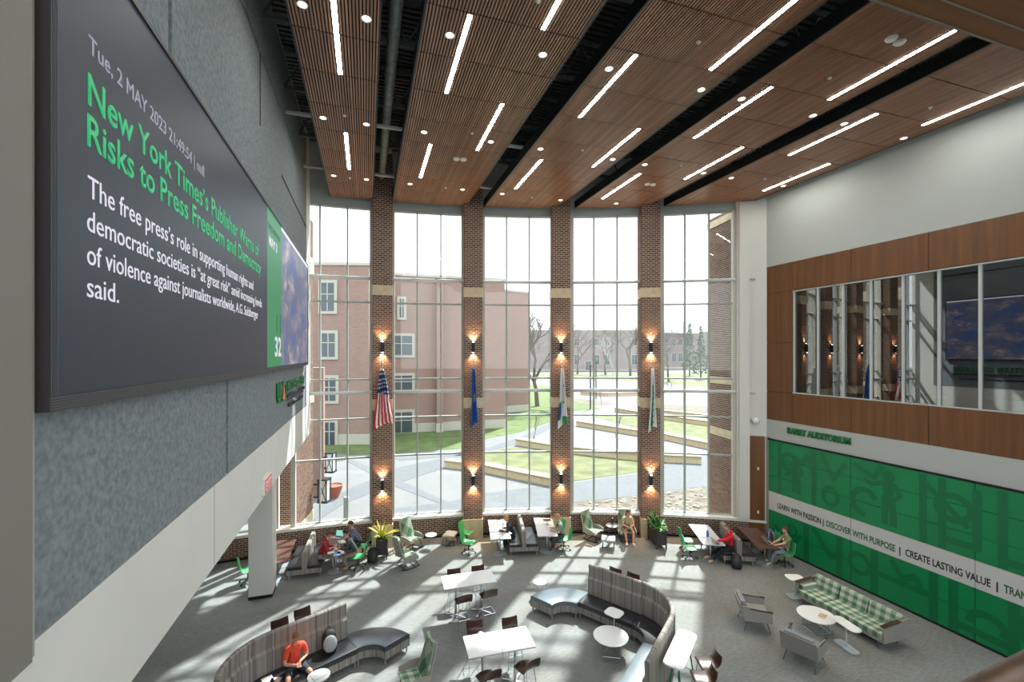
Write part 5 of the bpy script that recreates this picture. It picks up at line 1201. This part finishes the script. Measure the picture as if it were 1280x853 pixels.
def bottle(lbl, c, m, h=.24, r_=.035):
    t = thing('bottle', lbl, 'bottle', c, 0, 'drink bottles'); mb = MB(); mb.lathe([(r_, 0), (r_, h*.62), (r_*.55, h*.75), (r_*.45, h*.86)], 14); mb.build('body', m, t, smooth=True); mb = MB(); mb.lathe([(r_*.5, h*.86), (r_*.5, h)], 12); mb.build('cap', whitep, t)
bottle('dark bottle on the small grey round table', (9.78, 16.5, .5), M('dark_bottle', (44, 50, 58), rough=.3), .27, .045)
bottle('blue bottle on the pale right-hand table', (12.2, 13.75, .74), M('blue_bottle', (56, 92, 190), rough=.3), .27, .045)
bottle('clear bottle on the table of the woman with the bun', (5.15, 17.0, .74), M('clear_bottle', (206, 216, 220), rough=.15), .24)
box_thing('phone', 'dark phone propped on the table of the woman with the bun', 'phone', (4.95, 16.6, .74), (.1, .16, .05), black, .5)
box_thing('paper_sheet', 'white papers under the hands of the woman with the bun', 'paper', (5.15, 16.4, .741), (.24, .3, .006), paperm, .2)
box_thing('tablet', 'dark tablet on a stand on the pale table of the person in grey-green', 'tablet', (6.93, 16.75, .9), (.3, .2, .012), black, -.3)
mb = MB(); mb.tube([(0, 0, .01), (0, 0, .16)], .01, 6); mb.lathe([(.06, 0), (.06, .01)], 12); tag(mb.build('tablet_stand', grey_metal, loc=(6.93, 16.75, .74)), 'thin metal stand under the dark tablet', 'stand')
box_thing('tablet', 'blue tablet lying in front of the person in grey-green', 'tablet', (6.98, 16.02, .741), (.24, .18, .012), M('blue_screen', (110, 150, 200), rough=.3), -.2)
box_thing('notebook', 'closed white notebook with a dark edge on the small oval table', 'notebook', (-.98, 10.52, .651), (.3, .24, .014), paperm, .5)
box_thing('book', 'small open tan book on the round table by the plaid sofa', 'book', (11.9, 9.05, .421), (.2, .16, .02), M('tan_paper', (196, 168, 124), rough=.8), .4)
for i, (x, y, a) in enumerate(((-2.05, 10.95, .4), (-1.9, 10.85, -.2))): box_thing('magazine', '%s on the dark seat beside the person in orange' % ['creased white paper', 'pale folded flyer'][i], 'paper', (x, y, .47), (.22, .28, .01), M('flyer', (206, 196, 190), rough=.7) if i else paperm, a)
box_thing('folded_towel', 'small tan strip lying on the floor by the left column', 'paper', (.02, 17.9, 0), (.36, .12, .012), M('tan_paper'), .3)
def backpack(lbl, c, rz, m, m2, s=1.0, lean=0, pk=None, big=1.0):
    t = thing('backpack', lbl, 'backpack', c, rz, 'backpacks'); rot = Matrix.Rotation(lean, 3, 'X')
    def E(mb, c_, r_): mb.ell(rot @ (Vector(c_)*s), tuple(q*s for q in r_), 14, 10, rot=rot)
    mb = MB(); pr = [(.02, .0), (.85, .02), (1, .1), (1, .26), (.9, .38), (.6, .46), (.1, .49)]
    vs_ = []; n = 16
    for k_, z in pr:
        for j in range(n):
            a = 2*PI*j/n; ca, sa = math.cos(a), math.sin(a); vs_.append(rot @ Vector((math.copysign(abs(ca)**.6, ca)*.16*k_*s, math.copysign(abs(sa)**.7, sa)*.11*k_*s, z*s)))
    mb.add(vs_, [(i*n+j, i*n+(j+1) % n, (i+1)*n+(j+1) % n, (i+1)*n+j) for i in range(len(pr)-1) for j in range(n)]+[tuple(range(n))[::-1], tuple((len(pr)-1)*n+j for j in range(n))]); mb.build('body', m, t, smooth=True)
    mb = MB(); E(mb, (0, -.1, .17 if big == 1 else .21), (.12*big, .06, .14*big)); mb.build('front_pocket', pk or m2, t, smooth=True)
    for sx in (-1, 1):
        mb = MB(); mb.tube([rot @ (Vector(q)*s) for q in ((sx*.06, .09, .45), (sx*.09, .17, .36), (sx*.1, .18, .2), (sx*.1, .1, .06))], .014*s, 6); mb.build('strap', m2, t)
    mb = MB(); mb.tube([rot @ (Vector(q)*s) for q in ((-.04, .06, .48), (-.03, .07, .53), (.03, .07, .53), (.04, .06, .48))], .008*s, 6); mb.build('handle', m2, t)
bkm = M('black_nylon', (24, 25, 27), rough=.6); bk2 = M('black_nylon_light', (38, 40, 43), rough=.5)
backpack('black backpack on the floor beside the yellow plant', (.2, 17.05, 0), -.3, bkm, bk2, 1.15, R(-10), None, 1.2)
backpack('black backpack on the floor beside the person in the red hoodie', (12.45, 12.6, 0), -.5, bkm, bk2, 1.1, R(-14), None, 1.2)
backpack('grey and black backpack on the left sofa seat', (-.83, 11.52, .46), R(-154)+2.9, bkm, bkm, 1.05, R(-16), M('light_grey_nylon', (158, 162, 166), rough=.6), 1.25)
backpack('blue and white backpack on the green chair by the mural', (14.6, 13.18, .46), 2.6, M('navy_nylon', (62, 72, 104), rough=.6), M('white_nylon', (206, 210, 218), rough=.6), .95)
# near handrail out at the lower right
a, b = P(1150, 905, 6.75), P(1300, 818, 6.75); a = PD(1205, 870, 1.25); b = PD(1300, 822, 1.25)
t = thing('handrail', 'brown wooden handrail cap close to the camera at the lower right corner', 'handrail', a)
mb = MB(); d = (b-a); mb.tube([(0, 0, 0)-d*.4 if False else tuple(-d*.4), tuple(d*1.4)], .028, 12); mb.build('rail', wood('rail_wood', (92, 70, 54), (124, 98, 76), scale=4, axis='X', rough=.5), t, smooth=True)
mb = MB(); mb.tube([tuple(d*1.2), tuple(d*1.2+Vector((0, 0, -.9)))], .018, 8); mb.build('baluster', grey_metal, t)
# ================================================================== people
def skin_mesh(joints, edges, root):
    names = list(joints); me = bpy.data.meshes.new('figure'); me.from_pydata([joints[n][0] for n in names], [(names.index(a), names.index(b)) for a, b in edges], [])
    o = bpy.data.objects.new('figure', me); COL.objects.link(o); m = o.modifiers.new('skin', 'SKIN'); m.use_smooth_shade = True; m.branch_smoothing = .6
    for i, n in enumerate(names):
        r_ = joints[n][1]; me.skin_vertices[0].data[i].radius = r_ if isinstance(r_, tuple) else (r_, r_)
        me.skin_vertices[0].data[i].use_root = (n == root)
    s_ = o.modifiers.new('sub', 'SUBSURF'); s_.levels = 2; s_.render_levels = 2
    bpy.context.view_layer.update(); dg_ = bpy.context.evaluated_depsgraph_get(); out = bpy.data.meshes.new_from_object(o.evaluated_get(dg_)); bpy.data.objects.remove(o); return out
def ik(S, H, l1, l2, pole):
    S, H = Vector(S), Vector(H); d = H-S; L = min(d.length, (l1+l2)*.985); d.normalize(); H = S+d*L
    a = (l1*l1-l2*l2+L*L)/(2*L); h = math.sqrt(max(0, l1*l1-a*a)); p = Vector(pole); p = (p-d*p.dot(d)).normalized(); return S+d*a+p*h, H
def person(lbl, x, y, deg, sh=.46, lean=.1, hands=((-.15, .4, .78), (.15, .4, .78)), feet=((-.11, .5), (.11, .5)), knees=None, shirt=(200, 60, 50), pants=(40, 42, 48), shoes=(200, 196, 188), skinc=(214, 160, 132), hair=(90, 62, 40), style='short', sleeves='long', legs='long', pitch=30, yaw=0, fem=False, print_=None, check=False):
    t = thing('person', lbl, 'person', (x, y, 0), fz(deg))
    k = .93 if fem else 1.0; nm = '_%02x%02x%02x' % shirt
    J = {}; hz_ = sh+.1
    J['pelvis'] = ((0, 0, hz_), (.15*k, .12)); ty = lambda f: lean*f
    J['waist'] = ((0, ty(.3), hz_+.17*k), (.125*k, .1)); J['chest'] = ((0, ty(.75), hz_+.36*k), (.16*k, .115)); J['collar'] = ((0, ty(1.0), hz_+.47*k), (.1*k, .08)); J['neck'] = ((0, ty(1.0)+.03, hz_+.55*k), (.052, .052)); J['skull'] = ((0, ty(1.0)+.055, hz_+.61*k), (.05, .05))
    E_ = [('pelvis', 'waist'), ('waist', 'chest'), ('chest', 'collar'), ('collar', 'neck'), ('neck', 'skull')]
    W_ = {}
    for s, tg_, ft in ((-1, 'L', 0), (1, 'R', 1)):
        S_ = Vector((s*.175*k, ty(.92), hz_+.43*k)); el, wr = ik(S_, hands[ft], .285*k, .25*k, (s*.55, -.25, -.8))
        J['shoulder'+tg_] = (tuple(S_), .062*k); J['elbow'+tg_] = (tuple(el), .044*k); J['wrist'+tg_] = (tuple(wr), .029); d = (wr-el).normalized(); J['palm'+tg_] = (tuple(wr+d*.06), (.038, .022)); W_[tg_] = (wr+d*.07, d, s)
        E_ += [('collar', 'shoulder'+tg_), ('shoulder'+tg_, 'elbow'+tg_), ('elbow'+tg_, 'wrist'+tg_), ('wrist'+tg_, 'palm'+tg_)]
        hp = Vector((s*.09, .03, hz_-.02)); an = Vector((feet[ft][0], feet[ft][1], .09 if len(feet[ft]) < 3 else feet[ft][2])); kn, an = ik(hp, an, .43*k, .42*k, (s*.22, .5, .8))
        J['hip'+tg_] = (tuple(hp), .085*k); J['knee'+tg_] = (tuple(kn), .058*k); J['calf'+tg_] = (tuple(kn.lerp(an, .35)), .053*k); J['ankle'+tg_] = (tuple(an), .036); 
        fd = Vector((an.x-hp.x, an.y-hp.y, 0)); fd = Vector((s*.12, 1, 0)).normalized(); J['toe'+tg_] = (tuple(an+fd*.15+Vector((0, 0, -.05))), (.04, .03))
        E_ += [('pelvis', 'hip'+tg_), ('hip'+tg_, 'knee'+tg_), ('knee'+tg_, 'calf'+tg_), ('calf'+tg_, 'ankle'+tg_), ('ankle'+tg_, 'toe'+tg_)]
    me = skin_mesh(J, E_, 'pelvis')
    def dist(p, a, b):
        a, b = Vector(a), Vector(b); ab = b-a; f = max(0, min(1, (p-a).dot(ab)/ab.length_squared)); return (p-(a+ab*f)).length, f
    kinds = []
    for p in me.polygons:
        c = p.center; best = min(((dist(c, J[a][0], J[b][0])[0]/max(.03, (J[a][1] if not isinstance(J[a][1], tuple) else J[a][1][0])), a, b, dist(c, J[a][0], J[b][0])[1]) for a, b in E_), key=lambda q: q[0]); _, a, b, f = best
        if a.startswith('shoulder'): kd = 'shirt' if (sleeves == 'long' or f < .62) else 'skin'
        elif a.startswith('elbow'): kd = 'shirt' if sleeves == 'long' and f < .93 else 'skin'
        elif a.startswith('wrist') or (a, b) == ('neck', 'skull'): kd = 'skin'
        elif (a, b) == ('collar', 'neck'): kd = 'shirt' if f < .35 else 'skin'
        elif a.startswith('hip'): kd = 'pants' if legs == 'long' or f < .78 else 'skin'
        elif a.startswith('knee') or a.startswith('calf'): kd = 'pants' if legs == 'long' and not (a.startswith('calf') and f > .9) else 'skin'
        elif a.startswith('ankle'): kd = 'shoe'+a[-1]
        elif a == 'pelvis' and b.startswith('hip'): kd = 'pants'
        elif (a, b) == ('pelvis', 'waist'): kd = 'pants' if f < .3 else 'shirt'
        else: kd = 'shirt'
        kinds.append(kd)
    vn = [v.normal.copy() for v in me.vertices]; vc = [v.co.copy() for v in me.vertices]
    def cloth(kind, name, mat_, off):
        idx = {}; vs_ = []; fs = []; tn = []
        for p, kd in zip(me.polygons, kinds):
            if kd != kind: continue
            f = []
            for v in p.vertices:
                if v not in idx: idx[v] = len(vs_); vs_.append(tuple(vc[v]+vn[v]*off))
                f.append(idx[v])
            fs.append(f)
        if not fs: return None
        m2 = bpy.data.meshes.new(name); m2.from_pydata(vs_, [], fs); m2.materials.append(mat_); m2.polygons.foreach_set('use_smooth', [True]*len(fs)); return put(m2, name, t)
    sk = M('skin_%d' % skinc[0], skinc, rough=.55)
    mb = MB()
    # head with face, joined to the same body mesh
    hc = Vector(J['skull'][0])+Vector((0, .02, .1)); rot = Matrix.Rotation(R(yaw), 3, 'Z') @ Matrix.Rotation(R(-pitch), 3, 'X')
    mb.ell(hc, (.074, .094, .115), 16, 12, 0, rot); 
    mb.ell(hc+rot @ Vector((0, .045, -.055)), (.05, .052, .055), 12, 8, 0, rot)
    mb.add([tuple(hc+rot @ Vector(q)) for q in ((0, .092, .02), (-.013, .09, -.028), (.013, .09, -.028), (0, .118, -.024))], [(0, 1, 3), (0, 3, 2), (1, 2, 3)])
    for s in (-1, 1): mb.ell(hc+rot @ Vector((s*.076, -.005, -.005)), (.012, .02, .03), 8, 6, 0, rot)
    for tg_ in ('L', 'R'):
        p, d, s = W_[tg_]; up_ = Vector((0, 0, 1)); sd = d.cross(up_); sd = sd.normalized() if sd.length > .1 else Vector((1, 0, 0)); nn = sd.cross(d)
        for j, (o_, L) in enumerate(((-.027, .058), (-.009, .07), (.009, .066), (.026, .05))):
            a = p+sd*o_; b = a+d*L*.5-nn*.004; c = b+d*L*.38-nn*.022; mb.tube([a-d*.025, b, c], [.0092, .0088, .0075], 6)
        a = p-d*.03+sd*(-s*-.03); mb.tube([a, a+d*.03+sd*(s*.022), a+d*.055+sd*(s*.024)-nn*.01], [.011, .01, .008], 6)
    hm = mb.mesh('head', sk, smooth=True)
    me.polygons.foreach_set('material_index', [1 if kd == 'shirt' else 2 if kd == 'pants' else 0 for kd in kinds]); bm = bmesh.new(); bm.from_mesh(me); bm.from_mesh(hm); me2 = bpy.data.meshes.new('body'); bm.to_mesh(me2); bm.free(); me2.materials.append(sk); me2.materials.append(M('shirt'+nm, shirt, rough=.85, var=.06, scale=14)); me2.materials.append(M('trousers_%02x%02x%02x' % pants, pants, rough=.85)); me2.polygons.foreach_set('use_smooth', [True]*len(me2.polygons))
    put(me2, 'body', t)
    shm = M('shirt'+nm, shirt, rough=.85, var=.06, scale=14)
    if check:
        shm = plaid('checked_shirt', (150, 156, 178), (84, 92, 122), (44, 50, 80), (24, 24), ax=(0, 2))
    sleeve = cloth('shirt', 'shirt' if not print_ == 'hood' else 'hoodie', shm, .012); cloth('pants', 'shorts' if legs != 'long' else 'trousers', M('trousers_%02x%02x%02x' % pants, pants, rough=.85), .01)
    [cloth('shoe'+q, 'shoe', M('shoe_%02x%02x%02x' % shoes, shoes, rough=.6), .014) for q in 'LR']
    if print_ == 'hood':
        mb = MB(); c = Vector(J['neck'][0]); mb.ell(c+Vector((0, -.06, -.0)), (.1, .065, .06), 12, 8); mb.build('hood', shm, t, smooth=True)
    if print_ in ('chest', 'hood_chest'):
        c = Vector(J['chest'][0]); mb = MB(); 
        for q in range(3): mb.box((c.x-.04+.04*q, c.y+.132, c.z+.01), (.026, .012, .06+.02*(q % 2)))
        mb.build('chest_print', paperm, t)
    # eyes, brows, mouth
    mb = MB()
    for s in (-1, 1): mb.ell(hc+rot @ Vector((s*.028, .086, .012)), (.011, .006, .007), 8, 6, 0, rot); mb.box(hc+rot @ Vector((s*.028, .088, .032)), (.03, .006, .006), mat=rot)
    mb.build('eyes', M('eye_dark', (40, 30, 26), rough=.4), t)
    mb = MB(); mb.box(hc+rot @ Vector((0, .094, -.058)), (.04, .006, .008), mat=rot); mb.build('mouth', M('lip', (170, 96, 88), rough=.5), t)
    # hair
    mb = MB(); n, m_ = 18, 12; vs_ = []; keep = {}
    for i in range(m_+1):
        for j in range(n):
            th = PI*i/m_; a = 2*PI*j/n; p = Vector((.083*math.sin(th)*math.cos(a), .104*math.sin(th)*math.sin(a)-.006, .125*math.cos(th)+.006)); p *= 1+.03*math.sin(a*7+i*2); vs_.append(hc+rot @ p); keep[(i, j)] = (p.z > .045) or (p.y < -.005 and p.z > -.075) or (p.y < .03 and p.z > -.0)
    fs = [(i*n+j, (i+1)*n+j, (i+1)*n+(j+1) % n, i*n+(j+1) % n) for i in range(m_) for j in range(n) if keep[(i, j)] and keep[(i+1, j)]]
    hmn = M('hair_%02x%02x%02x' % hair, hair, rough=.6, var=.2, scale=40); mb.add(vs_, fs)
    if style == 'long':
        for s in (-1, 0, 1): mb.ell(hc+rot @ Vector((s*.062, -.05 if s == 0 else -.015, -.1)), (.035, .035, .14), 8, 7, 0, rot)
    if style == 'bun': mb.ell(hc+rot @ Vector((0, -.06, .12)), (.045, .045, .04), 10, 7, 0, rot)
    mb.build('hair', hmn, t, smooth=True)
    return t
person('person in an orange polo shirt and dark shorts sitting on the left sofa, looking down', -1.57, 11.22, -66, .46, .1, ((-.06, .26, .72), (.05, .3, .7)), ((-.2, .42), (.24, .46)), None, (236, 84, 58), (62, 68, 80), (210, 208, 204), hair=(140, 106, 66), sleeves='short', legs='short', pitch=42)
person('person in a dark red hoodie writing at the walnut table on the left', -1.6, 17.0, 4, .44, .26, ((-.1, .5, .78), (.14, .48, .78)), ((-.1, .42), (.14, .5)), None, (150, 38, 48), (150, 148, 146), (206, 202, 196), hair=(86, 58, 42), pitch=40, print_='hood')
person('person in a grey and black jacket writing, nearer of two on green chairs', -.32, 16.86, 172, .46, .3, ((-.12, .52, .78), (.12, .5, .78)), ((-.1, .3), (.16, .5)), None, (58, 62, 66), (132, 122, 112), (190, 160, 120), hair=(40, 32, 30), pitch=42)
person('person in a blue checked shirt at the walnut table, farther of two on green chairs', -.18, 17.72, 176, .46, .3, ((-.12, .52, .78), (.12, .5, .78)), ((-.1, .35), (.14, .45)), None, (96, 104, 136), (50, 54, 64), (60, 60, 62), hair=(70, 48, 36), pitch=35, check=True)
person('woman with a light brown hair bun and dark hoodie leaning over the pale booth table', 5.52, 16.6, 168, .44, .28, ((-.12, .52, .78), (.14, .45, .78)), ((-.1, .4), (.1, .3)), None, (34, 38, 50), (28, 30, 36), (200, 198, 194), hair=(176, 132, 84), style='bun', pitch=38, fem=True)
person('person in a grey-green t-shirt with light brown hair working at the pale booth table', 7.3, 15.98, 165, .46, .16, ((-.1, .42, .78), (.12, .45, .8)), ((-.12, .42), (.12, .3)), None, (124, 142, 134), (66, 70, 76), (60, 62, 66), hair=(176, 134, 88), sleeves='short', pitch=28)
person('long-haired woman in a tan shirt with a laptop on her lap', 10.16, 15.98, -112, .4, .04, ((-.1, .34, .68), (.1, .34, .68)), ((-.13, .52), (.12, .54)), None, (196, 172, 144), (188, 170, 150), (226, 220, 210), hair=(104, 62, 44), style='long', sleeves='short', legs='short', pitch=32, fem=True)
person('person in a bright red hoodie with stretched legs typing at the pale right-hand table', 12.7, 13.13, 160, .44, .04, ((-.12, .58, .79), (.1, .3, .76)), ((-.14, .72), (.1, .86)), None, (204, 30, 44), (26, 28, 34), (200, 180, 150), hair=(110, 70, 54), pitch=18, print_='hood')
person('person in a printed olive t-shirt and pale jeans by the green mural', 14.36, 12.3, 158, .46, -.06, ((-.1, .42, .74), (.1, .4, .74)), ((-.06, .55), (.18, .5)), None, (126, 132, 96), (140, 150, 160), (220, 210, 176), hair=(84, 50, 38), sleeves='short', pitch=12, print_='chest')
